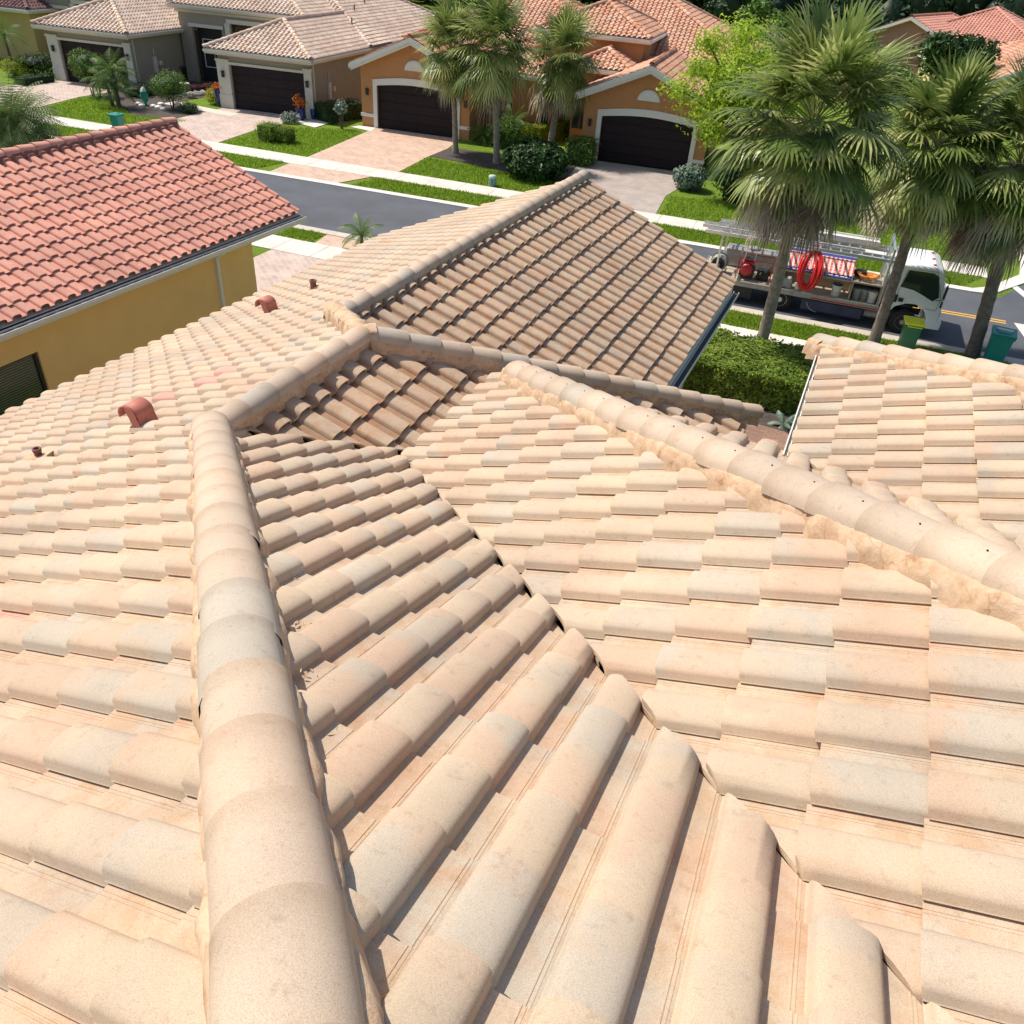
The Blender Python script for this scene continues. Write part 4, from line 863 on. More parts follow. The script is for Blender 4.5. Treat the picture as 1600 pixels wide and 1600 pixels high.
def sabal(base, top, label, nf, nd, blade, pet, seed, r0=.17, r1=.13, nl=26, group='cabbage palms', bark=None, wd=.036, segs=3, dl=16):
    rnd = random.Random(seed); b = Vector((base[0], base[1], 0)); o = thing('palm_tree', b, 0, label, 'palm tree', group); t = Vector((top[0]-b.x, top[1]-b.y, top[2]))
    tr = MB(); n = 30; pts = []; rs = []
    for i in range(n+1):
        f = i/n; p = t*f; bow = sin(pi*f)*.12; p += Vector((bow*.4, -bow*.3, 0)); pts.append(p); rs.append((r0+(r1-r0)*f)*(1.18 if f < .04 else 1)*(1+.05*sin(i*2.3+seed))*(1.12 if f > .93 else 1))
    tr.tube(pts, rs, 14)
    # old leaf boots near the top
    for i in range(26):
        a = rnd.uniform(0, 2*pi); z = rnd.uniform(.80, .985); p = t*z; rr = r1*1.05; d = Vector((cos(a), sin(a), .9)).normalized(); q = p+Vector((cos(a), sin(a), 0))*rr
        tr.tube([q, q+d*.13, q+d*.27], [.035, .03, .012], 4)
    tr.build('trunk', bark or m_trunk, o)
    cr = MB(); ga = 2.39996
    for i in range(nf):
        f = i/nf; el = radians(84)-radians(132)*f**.95+rnd.gauss(0, .24); az = i*ga+rnd.gauss(0, .2)
        tint = min(.95, max(.05, .42+rnd.gauss(0, .2)+(.15 if f > .7 else 0)))
        bs = t+Vector((cos(az)*r1*.6, sin(az)*r1*.6, .12-.35*f))
        frond(cr, bs, az, el, pet*rnd.uniform(.55, 1.2), blade*rnd.uniform(.8, 1.12), nl, rnd, tint, .25+.75*f, wd, segs=segs)
    cr.build('crown', L_palm, o, True)
    if nd:
        de = MB()
        for i in range(nd):
            az = rnd.uniform(0, 2*pi); el = radians(rnd.uniform(-62, -2)); bs = t+Vector((cos(az)*r1*.8, sin(az)*r1*.8, -.25-.7*rnd.random()))
            frond(de, bs, az, el, pet*rnd.uniform(.6, 1.1), blade*rnd.uniform(.8, 1.1), dl, rnd, rnd.uniform(.1, 1), 1.9, wd*.62, 1.6, segs=segs)
        de.build('dead_fronds', L_dead, o, True)
    return o
def at_y(px, py, y):
    v = FW + (px-800)/FPX*RT - (py-800)/FPX*UP; t = (y-CAM.y)/v.y; return CAM+t*v
def palm_at(bp, tp, **k):
    b = W(*bp); t = at_y(tp[0], tp[1], b.y); return sabal((b.x, b.y), t, **k)
palm_at((1180, 572), (1272, 190), label='cabbage palm growing out of the clipped hedge, left of the other two by the truck', nf=112, nd=58, blade=1.12, pet=1.35, seed=1, nl=28, wd=.078)
palm_at((1363, 540), (1462, 222), label='dark trunked cabbage palm standing in front of the truck cab', nf=86, nd=64, blade=1.08, pet=1.0, seed=2, bark=m_trunk2, nl=28, wd=.078)
palm_at((1518, 558), (1598, 255), label='cabbage palm beside the teal bin at the right edge', nf=86, nd=74, blade=1.12, pet=1.25, seed=3, r0=.2, r1=.16, bark=m_trunk2, nl=28, wd=.078)
palm_at((712, 240), (706, 78), label='leftmost far cabbage palm by the orange garage', nf=95, nd=10, blade=1.15, pet=1.0, seed=4, nl=24, r0=.15, r1=.12, group='far cabbage palms', segs=2, dl=12, wd=.085)
palm_at((776, 256), (772, 72), label='middle far cabbage palm with a straight spotted trunk', nf=110, nd=8, blade=1.3, pet=1.2, seed=5, nl=24, r0=.17, r1=.13, group='far cabbage palms', segs=2, dl=12, wd=.085)
palm_at((858, 240), (880, 88), label='rightmost far cabbage palm with pale dead fronds hanging', nf=95, nd=48, blade=1.2, pet=1.15, seed=6, nl=24, r0=.19, r1=.15, group='far cabbage palms', segs=2, dl=12, wd=.085)

def feather_palm(name, x, y, h, nf, L, mat, label, seed, r=.07, group=None, z=0, cat='palm', stems=1):
    """small palm with feather leaves"""
    rnd = random.Random(seed); o = thing(name, (x, y, z), 0, label, cat, group); tr = MB(); cr = MB()
    for s_ in range(stems):
        ox, oy = (0, 0) if s_ == 0 else (rnd.uniform(-.35, .35), rnd.uniform(-.3, .3)); hh_ = h*(1 if s_ == 0 else rnd.uniform(.45, .8)); t = Vector((ox*1.4, oy*1.4, hh_))
        tr.tube([(ox, oy, 0), (ox*1.1, oy*1.1, hh_*.5), t], [r*1.2, r, r*.7], 8)
        for i in range(nf):
            az = i*2.4+rnd.gauss(0, .2); el = radians(75-95*(i/nf)); d = Vector((cos(az)*cos(el), sin(az)*cos(el), sin(el))); p = t.copy(); n = 9; side = Vector((-sin(az), cos(az), 0)); tint = rnd.uniform(.25, .75)
            for k in range(n):
                q = p+d*L/n; cr.tube([p, q], .008, 3, False, (tint, 0, 0, 0))
                for sg in (-1, 1):
                    for e_ in (.2, .7):
                        b_ = p.lerp(q, e_); dd = (side*sg+d*.7+Vector((0, 0, -.25))).normalized(); ll = L*.30*sin(pi*min(.95, (k+e_+.6)/(n+.6)))+.03; wv = d*.018
                        cr.add([b_-wv, b_+wv, b_+dd*ll+Vector((0, 0, -ll*.3))], [(0, 1, 2)], False, (min(1, max(0, tint+rnd.gauss(0, .12))), 0, 0, 0))
                p = q; d = (d+Vector((0, 0, -.17))).normalized()
    tr.build('trunk', m_bark, o); cr.build('crown', mat, o, True); return o
def tree(name, x, y, h, r, mat, label, seed, nc=16, n=260, lf=.28, group=None, trunk_h=None, cat='tree', flat=.75, off=(0, 0)):
    rnd = random.Random(seed); o = thing(name, (x, y, 0), 0, label, cat, group); th = trunk_h or h*.35; tr = MB(); cr = MB(); C = []
    for i in range(nc):
        d = unit(rnd); k = rnd.uniform(.3, .95); C.append((Vector((off[0]+d.x*r*k, off[1]+d.y*r*k, th+(h-th)*.5+d.z*(h-th)*.42*k)), r*rnd.uniform(.24, .42)))
    tr.tube([(0, 0, 0), (.05, .03, th*.5), (off[0]*.3, off[1]*.3, th)], [h*.035, h*.028, h*.02], 9)
    for c, rr in C:
        m = Vector((off[0]*.3, off[1]*.3, th)); tr.tube([m, m.lerp(c, .5)+Vector((0, 0, .1*h*.3)), c], [h*.014, h*.009, h*.004], 5, False)
        foliage(cr, c, (rr, rr, rr*flat), n, lf, rnd, 'ell', .25, .5, .25, seed)
    tr.build('trunk', m_bark, o); cr.build('crown', mat, o, True); return o

# lime green tree beside the right garage
tree('broadleaf_tree', -1.0, 38.4, 7.4, 3.4, L_lime, 'bright lime green tree overhanging the right garage', 21, 46, 420, .2, trunk_h=1.9, off=(-1.3, -1.2))
tree('broadleaf_tree', 3.2, 43, 6.2, 2.4, L_mid, 'mid green tree hidden behind the near palm crowns', 22, 18, 260, .25)
def shrub_at(px, py, name, rpx, hm, mat, label, cat, **k):
    b = W(px, py); d = (b-CAM).length; r = rpx/FPX*d*1.0; return shrub(name, b.x, b.y+r*.4, r, hm, mat, label, cat, **k)
# hedge with the near palm
hedge('hedge', [(.75, 16.75), (6.2, 16.9)], 2.5, .95, L_hedge, 'wide clipped green hedge round the foot of the palm', 26000, .115, 5)
shrub('bush', 4.25, 18.45, .55, 1.0, L_yel, 'yellowish bush at the far right corner of the hedge', 'bush', 900, .1, seed=3)
feather_palm('aloe_plant', 3.85, 14.9, .1, 8, .42, L_blue, 'grey green spiky plant at the foot of the hedge', 31, .05, cat='plant')
# far gardens, left to right
S2 = 'clipped box bushes on the lawn'
shrub_at(418, 222, 'box_bush', 16, .92, L_hedge, 'left box shaped bush of the pair on the lawn', 'bush', shape='box', n=1500, lf=.07, seed=1, group=S2, lump=.08)
shrub_at(443, 224, 'box_bush', 13, .82, L_hedge, 'right smaller box shaped bush of the pair on the lawn', 'bush', shape='box', n=1200, lf=.07, seed=2, group=S2, lump=.08)
shrub_at(138, 152, 'topiary_tree', 21, 1.7, L_mid, 'round topiary tree before the left garage door', 'topiary', n=1600, lf=.09, trunk=.85, seed=3)
shrub_at(150, 152, 'purple_bush', 16, 1.5, L_purp, 'purple leaved bush between topiary and small palm', 'bush', n=900, lf=.1, trunk=.4, seed=4)
b = W(187, 168); feather_palm('feather_palm', b.x, b.y, 1.9, 18, 1.5, L_mid, 'small multi stemmed palm on the left front lawn', 32, .09, stems=3)
shrub_at(262, 172, 'topiary_tree', 25, 1.55, L_mid, 'round topiary tree by the driveway edge', 'topiary', n=1900, lf=.09, trunk=.45, seed=5)
shrub_at(292, 178, 'bush', 12, .6, L_dark, 'low dark bush at the corner of the pink driveway', 'bush', n=500, lf=.09, seed=6)
b0, b1 = W(225, 131), W(292, 124); hedge('hedge', [(b0.x, b0.y), (b1.x, b1.y)], 1.0, .9, L_dark, 'dark hedge along the side wall of the left grey house', 2600, .1, 7)
b0, b1 = W(288, 148), W(338, 143); hedge('hedge', [(b0.x, b0.y), (b1.x, b1.y)], .8, .5, L_purp, 'low dark red hedge before the house entry', 1800, .09, 8)
b0, b1 = W(205, 140), W(240, 150); hedge('hedge', [(b0.x, b0.y), (b1.x, b1.y)], .9, .5, L_dark, 'low dark ground cover behind the small palm', 1500, .09, 9)
shrub_at(210, 152, 'bush', 18, .7, L_dark, 'dark bush behind the palm stems', 'bush', n=700, lf=.1, seed=7)
for i, (px, py, r_) in enumerate(((286, 152, 5), (296, 151, 5), (306, 150, 5), (316, 149, 4), (276, 168, 5))):
    shrub_at(px, py, 'white_flower', r_, .28, L_white, ['leftmost white flower clump under the red hedge', 'second white flower clump under the red hedge', 'third white flower clump under the red hedge', 'rightmost white flower clump under the red hedge', 'white flower clump at the topiary foot'][i], 'flowers', n=160, lf=.09, seed=10+i, group='white flower clumps')
shrub_at(334, 164, 'potted_plant', 12, .95, L_yel, 'yellow green shrub beside the blue pot', 'plant', n=600, lf=.1, seed=16, flowers=(L_croton, 60, .1))
def pot(x, y, r, h, mat, label, plant=None, pl=None, seed=1, hh_=.5):
    o = thing('plant_pot', (x, y, .02), 0, label, 'pot', 'glazed blue pots'); mb = MB(); mb.lathe([(r*.6, 0), (r*.85, h*.3), (r, h*.8), (r*.9, h*.93), (r*1.02, h), (r*.85, h), (r*.8, h*.85)], (0, 0, 0), 18); mb.build('pot', mat, o)
    if plant: rnd = random.Random(seed); f = MB(); foliage(f, (0, 0, h+hh_*.4), (r*1.5, r*1.5, hh_*.65), 300, .16, rnd, 'ell', .3, .4, .3, seed); f.build('plant', plant, o, True)
b = W(346, 167); pot(b.x-.1, b.y, .22, .95, m_cobalt, 'tall cobalt pot left of the garage door', L_croton, seed=3, hh_=.3)
b = W(472, 188); pot(b.x, b.y-.1, .26, .62, m_cobalt, 'cobalt pot holding the red and orange croton', L_croton, seed=4, hh_=.75)
b = W(490, 187); pot(b.x, b.y, .17, .55, m_cobalt, 'empty cobalt pot next to the downspout')
shrub_at(450, 193, 'bush', 13, .55, L_blue, 'pale variegated bush before the croton pot', 'bush', n=420, lf=.11, seed=18, flowers=(L_white, 120, .09))
shrub_at(532, 202, 'standard_rose', 9, .75, L_blue, 'little round headed rose tree on the lawn', 'rose tree', n=420, lf=.08, trunk=.75, seed=19, flowers=(L_white, 60, .08))
shrub_at(518, 194, 'bush', 8, .5, L_dark, 'small dark bush by the rose tree', 'bush', n=260, lf=.08, seed=20)
b0, b1 = W(502, 190), W(562, 183); hedge('hedge', [(b0.x, b0.y), (b1.x, b1.y)], 1.3, .95, L_dark, 'dark green hedge between the grey and the orange house', 3200, .11, 11)
sheet('path', [tuple(W(*q)[:2]) for q in ((452, 190), (490, 187), (515, 193), (492, 200))], .03, m_conc)
sheet('path', [tuple(W(*q)[:2]) for q in ((548, 199), (560, 197), (588, 200), (580, 206))], .03, m_conc)
# teal urn and the white edging stones
b = W(228, 165); o = thing('urn', (b.x, b.y, 0), 0, 'teal garden urn on the dark bed', 'urn'); mb = MB(); mb.lathe([(.14, 0), (.08, .08), (.07, .16), (.2, .3), (.24, .55), (.17, .7), (.2, .76), (.14, .76)], (0, 0, 0), 16); mb.build('urn_body', m_teal, o); m2 = MB(); m2.lathe([(.16, .76), (.12, .9), (.02, 1.0)], (0, 0, 0), 12); m2.build('lid', m_white, o)
def rock(mb, x, y, r, rnd):
    P = []; n = 6
    for i in range(n+1):
        for j in range(8):
            th = pi*i/n; ph = 2*pi*j/8; d = Vector((sin(th)*cos(ph), sin(th)*sin(ph), cos(th))); P.append(Vector((x, y, r*.3))+Vector((d.x*r, d.y*r*.8, d.z*r*.55))*(1+.3*noise.noise(d*2+Vector((x, y, 0)))))
    mb.add(P, [(i*8+j, (i+1)*8+j, (i+1)*8+(j+1) % 8, i*8+(j+1) % 8) for i in range(n) for j in range(8)], True)
rnd = random.Random(5)
for i, (px, py) in enumerate(((216, 164), (222, 167), (240, 168), (248, 170), (256, 172), (252, 165))):
    b = W(px, py); mb = MB(); rock(mb, 0, 0, rnd.uniform(.14, .24), rnd); o = mb.build('stone', m_white); o.location = (b.x, b.y, 0); tag(o, ['leftmost white stone, nearest the palm stems', 'white stone just left of the teal urn', 'white stone just right of the teal urn', 'middle white stone left of the topiary trunk', 'white stone in front of the topiary trunk', 'white stone closest to the topiary foot'][i], 'stone', 'white stones round the bed')
# birdbath
b = W(291, 152); o = thing('bird_bath', (b.x, b.y, 0), 0, 'pale stone bird bath among white flowers', 'bird bath'); mb = MB(); mb.lathe([(.16, 0), (.16, .06), (.07, .12), (.06, .6), (.12, .68)], (0, 0, 0), 14); mb.build('pedestal', m_cream, o); mb = MB(); mb.lathe([(.1, .66), (.3, .74), (.33, .8), (.28, .8), (.05, .74)], (0, 0, 0), 18); mb.build('basin', m_cream, o)
# between the orange houses
shrub_at(826, 282, 'bush', 46, 1.75, L_dark, 'big glossy dark green bush under the far palms', 'bush', n=3600, lf=.2, seed=23, ar=.5)
shrub_at(903, 258, 'box_bush', 21, 1.35, L_mid, 'square clipped bush with lime top by the right garage', 'bush', shape='box', n=1700, lf=.11, seed=24, lump=.08)
b0, b1 = W(826, 222), W(912, 205); hedge('hedge', [(b0.x, b0.y), (b1.x, b1.y)], 1.6, .95, L_yel, 'bright yellow green hedge leading to the entry', 4200, .13, 12)
shrub_at(786, 232, 'cycad', 26, 1.5, L_mid, 'loose green bush beside the middle far palm', 'bush', n=900, lf=.2, seed=25, ar=.25)
b = W(795, 225); feather_palm('feather_palm', b.x, b.y+.5, 1.0, 16, 1.3, L_mid, 'low feather palm under the dark red plant', 33, .08)
b = W(752, 224); feather_palm('feather_palm', b.x, b.y, .4, 16, 1.0, L_mid, 'low fern like palm at the garage corner', 34, .07)
shrub_at(815, 195, 'cordyline', 22, 1.7, L_purp, 'dark red cordyline against the orange wall', 'plant', n=420, lf=.5, seed=26, ar=.16)
shrub_at(1072, 298, 'bush', 24, 1.15, L_blue, 'grey green bush right of the grey driveway', 'bush', n=1100, lf=.16, seed=27)
shrub_at(1088, 270, 'box_bush', 13, 1.2, L_mid, 'small clipped bush at the right garage corner', 'bush', shape='box', n=700, lf=.1, seed=28)
for i, (px, py, r_, m_) in enumerate(((1150, 330, 34, L_dark), (1215, 340, 34, L_mid), (1290, 352, 38, L_dark), (1360, 350, 30, L_mid), (1430, 350, 34, L_dark), (1500, 380, 26, L_mid))):
    shrub_at(px, py-12, 'bush', r_, 1.5, m_, ['first', 'second', 'third', 'fourth', 'fifth', 'last'][i]+' bush from the left in the row behind the truck', 'bush', n=1100, lf=.17, seed=30+i, group='bushes behind the truck')
# far left
tree('broadleaf_tree', -57.0, 38.5, 6.5, 2.0, L_dark, 'dark tree cut by the left edge of the picture', 41, 20, 260, .22)
b = W(23, 118); feather_palm('feather_palm', b.x, b.y, 2.3, 16, 1.5, L_mid, 'small palm before the ochre wall', 35, .09)
shrub_at(20, 120, 'bush', 16, 1.1, L_yel, 'round yellow green bush at the far left', 'bush', n=800, lf=.11, seed=42)
shrub_at(52, 118, 'bush', 26, 1.3, L_dark, 'big dark bush by the ochre house', 'bush', n=1300, lf=.13, seed=43)
b0, b1 = W(30, 134), W(80, 127); hedge('hedge', [(b0.x, b0.y), (b1.x, b1.y)], .9, .5, L_dark, 'low dark hedge left of the left driveway', 1400, .1, 44)
# feathery shrub this side of the street, half behind the red roof
b = W(40, 262); feather_palm('feathery_shrub', b.x, b.y, 1.9, 46, 2.3, L_feather, 'feathery pale green shrub rising behind the red roof', 45, .05, cat='shrub', stems=5)
b = W(10, 268); tree('feathery_shrub', b.x-.6, b.y, 2.6, 1.4, L_mid, 'darker green shrub at the left edge behind the red roof', 46, 20, 260, .2, trunk_h=.4, cat='shrub')
b = W(566, 392); feather_palm('feather_palm', b.x, b.y, .55, 15, .95, L_mid, 'young palm poking up over the near roof edge', 36, .07)
shrub('flower_bush', -8.3, 3.9, .6, 1.75, L_dark, 'white flowering bush under the yellow house window', 'bush', n=900, lf=.13, seed=47, flowers=(L_white, 60, .11), z=.0)
bpy.data.objects  # keep
# far wood
rnd = random.Random(9); mb = MB()
for i in range(230):
    x = rnd.uniform(-120, 95); y = 112+rnd.uniform(0, 34)+abs(x)*.05; h = rnd.uniform(7, 13); r = rnd.uniform(2.6, 4.5)
    core(mb, (x, y, h*.55), (r, r, h*.5), rnd, .72); foliage(mb, (x, y, h*.55), (r, r, h*.5), 420, .75, rnd, 'ell', .75, .6, .3, i)
o = mb.build('forest', L_wood, None, True); tag(o, kind='stuff')
for i, (x, y, h, r, m_) in enumerate(((7.2, 71, 7.0, 3.2, L_dark), (-6, 72, 6.0, 2.8, L_mid), (-14, 66, 6.5, 3.0, L_dark), (2.0, 62, 4.5, 2.5, L_mid), (12.5, 60, 5.0, 2.2, L_mid), (-24, 70, 6, 3, L_dark), (-9.5, 84, 7, 3.4, L_mid))):
    tree('broadleaf_tree', x, y, h, r, m_, ['dark tree between the pink and the yellow house', 'mid green tree on the lawn behind the lime tree', 'dark tree behind the salmon roof ridge', 'low green tree before the pinkish house', 'green tree at the right edge before the yellow gable', 'dark tree behind the left salmon roof', 'green tree before the far wood'][i], 60+i, 16, 170, .5, cat='tree')

# ================================================================== TRUCK AND STREET THINGS
TA = radians(3.6); TO = Vector((.15, 22.93, 0)); TM = Matrix.Translation(TO) @ Matrix.Rotation(TA, 4, 'Z')
def tw(x, y, z=0): return TM @ Vector((x, y, z))
tk = thing('truck', TO, TA, 'white cab flatbed work truck parked at the near kerb with ladders on its rack', 'truck')
# cab: x 5.35 .. 7.05, y 0 .. 2.05
cabp = [(5.38, .62), (5.38, 1.98), (5.46, 2.16), (6.55, 2.18), (6.80, 2.06), (7.02, 1.42), (7.08, 1.28), (7.1, .62), (6.78, .55), (6.62, .86), (6.34, 1.0), (6.04, .98), (5.76, .84), (5.62, .6)]
cabm = MB(); cabm.xz(cabp, 0.0, 2.05); cab = cabm.build('cab', m_tpaint, tk); bevel(cab, .05, 3)
bpm = MB(); bpm.xz([(6.72, .32), (6.72, .58), (7.1, .66), (7.22, .60), (7.22, .34)], -.02, 2.07); bp = bpm.build('bumper', m_tpaint, tk); bevel(bp, .03)
wm = MB(); wm.xz([(5.72, 1.48), (5.80, 2.02), (6.52, 2.04), (6.68, 1.96), (6.88, 1.34), (6.74, 1.20), (6.35, 1.36), (6.1, 1.44)], -.012, .03); wn_ = wm.build('side_window', m_glass, tk)
ws = MB(); ws.add([(6.845, .12, 2.0), (6.845, 1.93, 2.0), (7.07, 1.97, 1.40), (7.07, .08, 1.40)], [(0, 1, 2, 3)]); ws.build('windscreen', m_glass, tk)
dm = MB()
for a, b_ in (((5.70, 1.40), (5.76, 2.06)), ((5.76, 2.06), (6.6, 2.09)), ((6.6, 2.09), (6.95, 1.3)), ((6.95, 1.3), (6.93, .95)), ((5.70, 1.40), (5.66, .92)), ((6.6, .93), (6.93, .93))): dm.tube([(a[0], -.004, a[1]), (b_[0], -.004, b_[1])], .009, 4)
dm.build('door_seam', m_steel, tk)
hm = MB(); hm.box(5.78, -.03, 1.02, 5.92, .0, 1.14); hm.box(5.64, -.02, .98, 5.74, .0, 1.22); hm.build('door_handle', m_black, tk)
mm = MB(); mm.tube([(6.85, -.02, 1.25), (6.98, -.2, 1.35), (6.98, -.22, 1.95), (6.86, -.03, 2.02)], .014, 6); mm.box(6.95, -.32, 1.40, 7.0, -.14, 1.78); mm.box(6.96, -.3, 1.12, 7.0, -.16, 1.3); mm.build('wing_mirror', m_black, tk)
hl = MB(); hl.box(7.08, .1, .72, 7.115, .42, .90); hl.box(7.08, 1.63, .72, 7.115, 1.95, .90); hl.build('headlight', m_glass, tk)
for i, yy in enumerate((.35, 1.02, 1.7)):
    ml = MB(); ml.lathe([(.05, 0), (.045, .04), (.01, .05)], (6.5, yy, 2.17), 8); ml.build('marker_lamp', m_redp, tk)
def wheel(x, y, r=.385, wd=.24, mat=m_steel, dual=False):
    o = bpy.data.objects.new('wheel', None); COL.objects.link(o); o.parent = tk; o.location = (x, y, r); o.empty_display_size = .1
    Mx = Matrix.Rotation(pi/2, 4, 'X'); t = MB(); t.lathe([(r*.62, -wd/2), (r*.93, -wd/2), (r, -wd*.36), (r, wd*.36), (r*.93, wd/2), (r*.62, wd/2)], (0, 0, 0), 28, M=Mx); t.build('tyre', m_rubber, o)
    m_ = MB(); m_.lathe([(r*.62, -wd*.46), (r*.60, wd*.5), (r*.54, wd*.5), (r*.5, wd*.30), (r*.22, wd*.34), (r*.2, wd*.56), (.02, wd*.56)], (0, 0, 0), 24, M=Mx)
    for k in range(6): a = k*pi/3; m_.lathe([(.018, 0), (.018, wd*.44)], (r*.3*cos(a), r*.3*sin(a), 0), 6, M=Mx)
    m_.build('rim', mat, o)
    h_ = MB()
    for k in range(6): a = k*pi/3+.5; h_.lathe([(.045, 0), (.045, wd*.335)], (r*.42*cos(a), r*.42*sin(a), 0), 8, M=Mx)
    h_.build('rim_hole', m_black, o)
wheel(6.12, .12); wheel(6.12, 1.93); wheel(2.28, .14, mat=m_white); wheel(2.28, 1.9, mat=m_white)
ch = MB(); ch.box(.1, .62, .5, 6.6, .72, .68); ch.box(.1, 1.33, .5, 6.6, 1.43, .68); ch.box(5.4, .1, .45, 6.4, 1.95, .6)
for x in (.4, 1.5, 2.3, 3.4, 4.6): ch.box(x, .1, .62, x+.08, 1.95, .7)
ch.build('chassis', m_black, tk)
bed = MB(); bed.box(-.45, 0, .70, 5.30, 2.1, .76); bed.build('deck', m_tanbox, tk)
rl = MB(); rl.box(-.45, -.03, .60, 5.30, .0, .76); rl.box(-.45, 2.1, .60, 5.30, 2.13, .76); rl.box(-.48, -.03, .60, -.45, 2.13, .78); rl.build('side_rail', m_steel, tk)
rr_ = MB(); rr_.box(3.2, -.036, .62, 5.28, -.031, .66); rr_.build('reflector_strip', m_redp, tk)
tn = MB(); tn.box(2.95, .1, .14, 4.9, .72, .56); bt = tn.build('under_tank', m_blue, tk); bevel(bt, .06, 3)
# faded white lettering and arc on the blue tank
ar_ = MB(); P = [(3.55+.42*cos(a), .095, .50+.34*sin(a)) for a in [pi+.15+i*.12 for i in range(12)]]; ar_.tube(P, .008, 4); ar_.build('tank_emblem', m_white, tk)
def text(s_, parent, loc, rot, size, mat, name='lettering', ext=.003, shear=0):
    c = bpy.data.curves.new(name, 'FONT'); c.body = s_; c.size = size; c.extrude = ext; c.shear = shear; c.align_x = 'CENTER'; c.align_y = 'CENTER'
    t = bpy.data.objects.new('tmp_text', c); COL.objects.link(t); dg = bpy.context.evaluated_depsgraph_get(); me = bpy.data.meshes.new_from_object(t.evaluated_get(dg)); bpy.data.objects.remove(t)
    me.materials.clear(); me.materials.append(mat); o = bpy.data.objects.new(name, me); COL.objects.link(o); o.parent = parent; o.location = loc; o.rotation_euler = rot; return o
bx = MB(); bx.box(.35, .12, .16, 1.35, .7, .58); o = bx.build('toolbox', m_black, tk); bevel(o, .02)
ex_ = MB(); ex_.lathe([(.13, 0), (.14, .1), (.14, .6), (.1, .66)], (0, 0, 0), 14, M=Matrix.Translation((4.95, .3, .4)) @ Matrix.Rotation(pi/2, 4, 'Y')); ex_.build('exhaust', m_steel, tk)
# open side locker with sloping sign above
lk = MB(); lk.box(2.1, .05, .76, 2.14, .95, 1.40); lk.box(4.33, .05, .76, 4.37, .95, 1.34); lk.box(5.2, .02, .76, 5.24, .95, 1.40); lk.box(2.1, .95, .76, 5.24, .98, 1.46); lk.box(2.1, .04, 1.33, 5.24, .08, 1.38)
lk.box(2.1, .98, .76, 2.14, 1.9, 1.5); lk.build('side_locker', m_tanbox, tk)
lt = MB(); lt.box(4.35, .08, 1.34, 5.22, .95, 1.37); lt.build('locker_lid', m_steel, tk)
def banner_mat():
    m, n, l, b = newmat('red_white_striped_sign'); co = n.new('ShaderNodeTexCoord').outputs['Object']; sx = n.new('ShaderNodeSeparateXYZ'); l.new(co, sx.inputs[0])
    fr = mth(n, l, 'FRACT', mth(n, l, 'MULTIPLY', sx.outputs[0], 7.2)); st = mth(n, l, 'GREATER_THAN', fr, .48)
    t = noise_n(n, l, 20, 3, .6, co); fz = mth(n, l, 'FRACT', mth(n, l, 'MULTIPLY', sx.outputs[1], 9.0)); brk = mth(n, l, 'MULTIPLY', mth(n, l, 'GREATER_THAN', t.outputs[0], .52), mth(n, l, 'GREATER_THAN', fz, .45))
    c = mixc(n, l, (.62, .075, .07), (.80, .62, .56), mth(n, l, 'MAXIMUM', st, mth(n, l, 'MULTIPLY', brk, .6))); l.new(c, b.inputs['Base Color']); b.inputs['Roughness'].default_value = .5; return m
m_banner = banner_mat(); m_bblue = simple('blue_sign_border', (.03, .05, .30), .5, 0, .1, 5)
BM = Matrix.Translation((2.15, .05, 1.40)) @ Matrix.Rotation(radians(38), 4, 'X')
def signpart(name, mat, x0, x1, z0, z1, off=0):
    mb = MB(); mb.box(x0, -z1*0, 0, x1, z1-z0, .02); o = mb.build(name, mat, tk); o.matrix_local = BM @ Matrix.Translation((0, z0, off)); return o
signpart('sign_panel', m_banner, 0, 2.12, .10, .72); signpart('sign_border', m_bblue, 0, 2.12, 0, .10); signpart('sign_border', m_bblue, 0, 2.12, .72, .82); signpart('locker_roof', m_alu, 0, 2.12, .82, .98)
for i in range(13):
    mb = MB(); mb.box(0, 0, 0, .07+.03*(i % 3), .028, .004); o = mb.build('sign_mark', m_white, tk); o.matrix_local = BM @ Matrix.Translation((.1+i*.15, .035, .021))
# rack posts
rk = MB()
for x in (.0, 1.95, 5.2):
    for y in (.08, 2.02): rk.box(x, y-.03, .76, x+.06, y+.03, 2.06)
    rk.box(x, .05, 2.02, x+.06, 2.05, 2.08)
rk.box(5.2, .05, 2.08, 5.26, .11, 2.5); rk.box(5.2, 1.99, 2.08, 5.26, 2.05, 2.5); rk.box(5.2, .05, 2.46, 5.26, 2.05, 2.52)
rk.build('ladder_rack', m_alu, tk)
# bulkhead panel behind the cab
bh = MB(); bh.box(5.26, .1, .76, 5.30, 2.0, 1.7); bh.build('bulkhead', m_alu, tk)
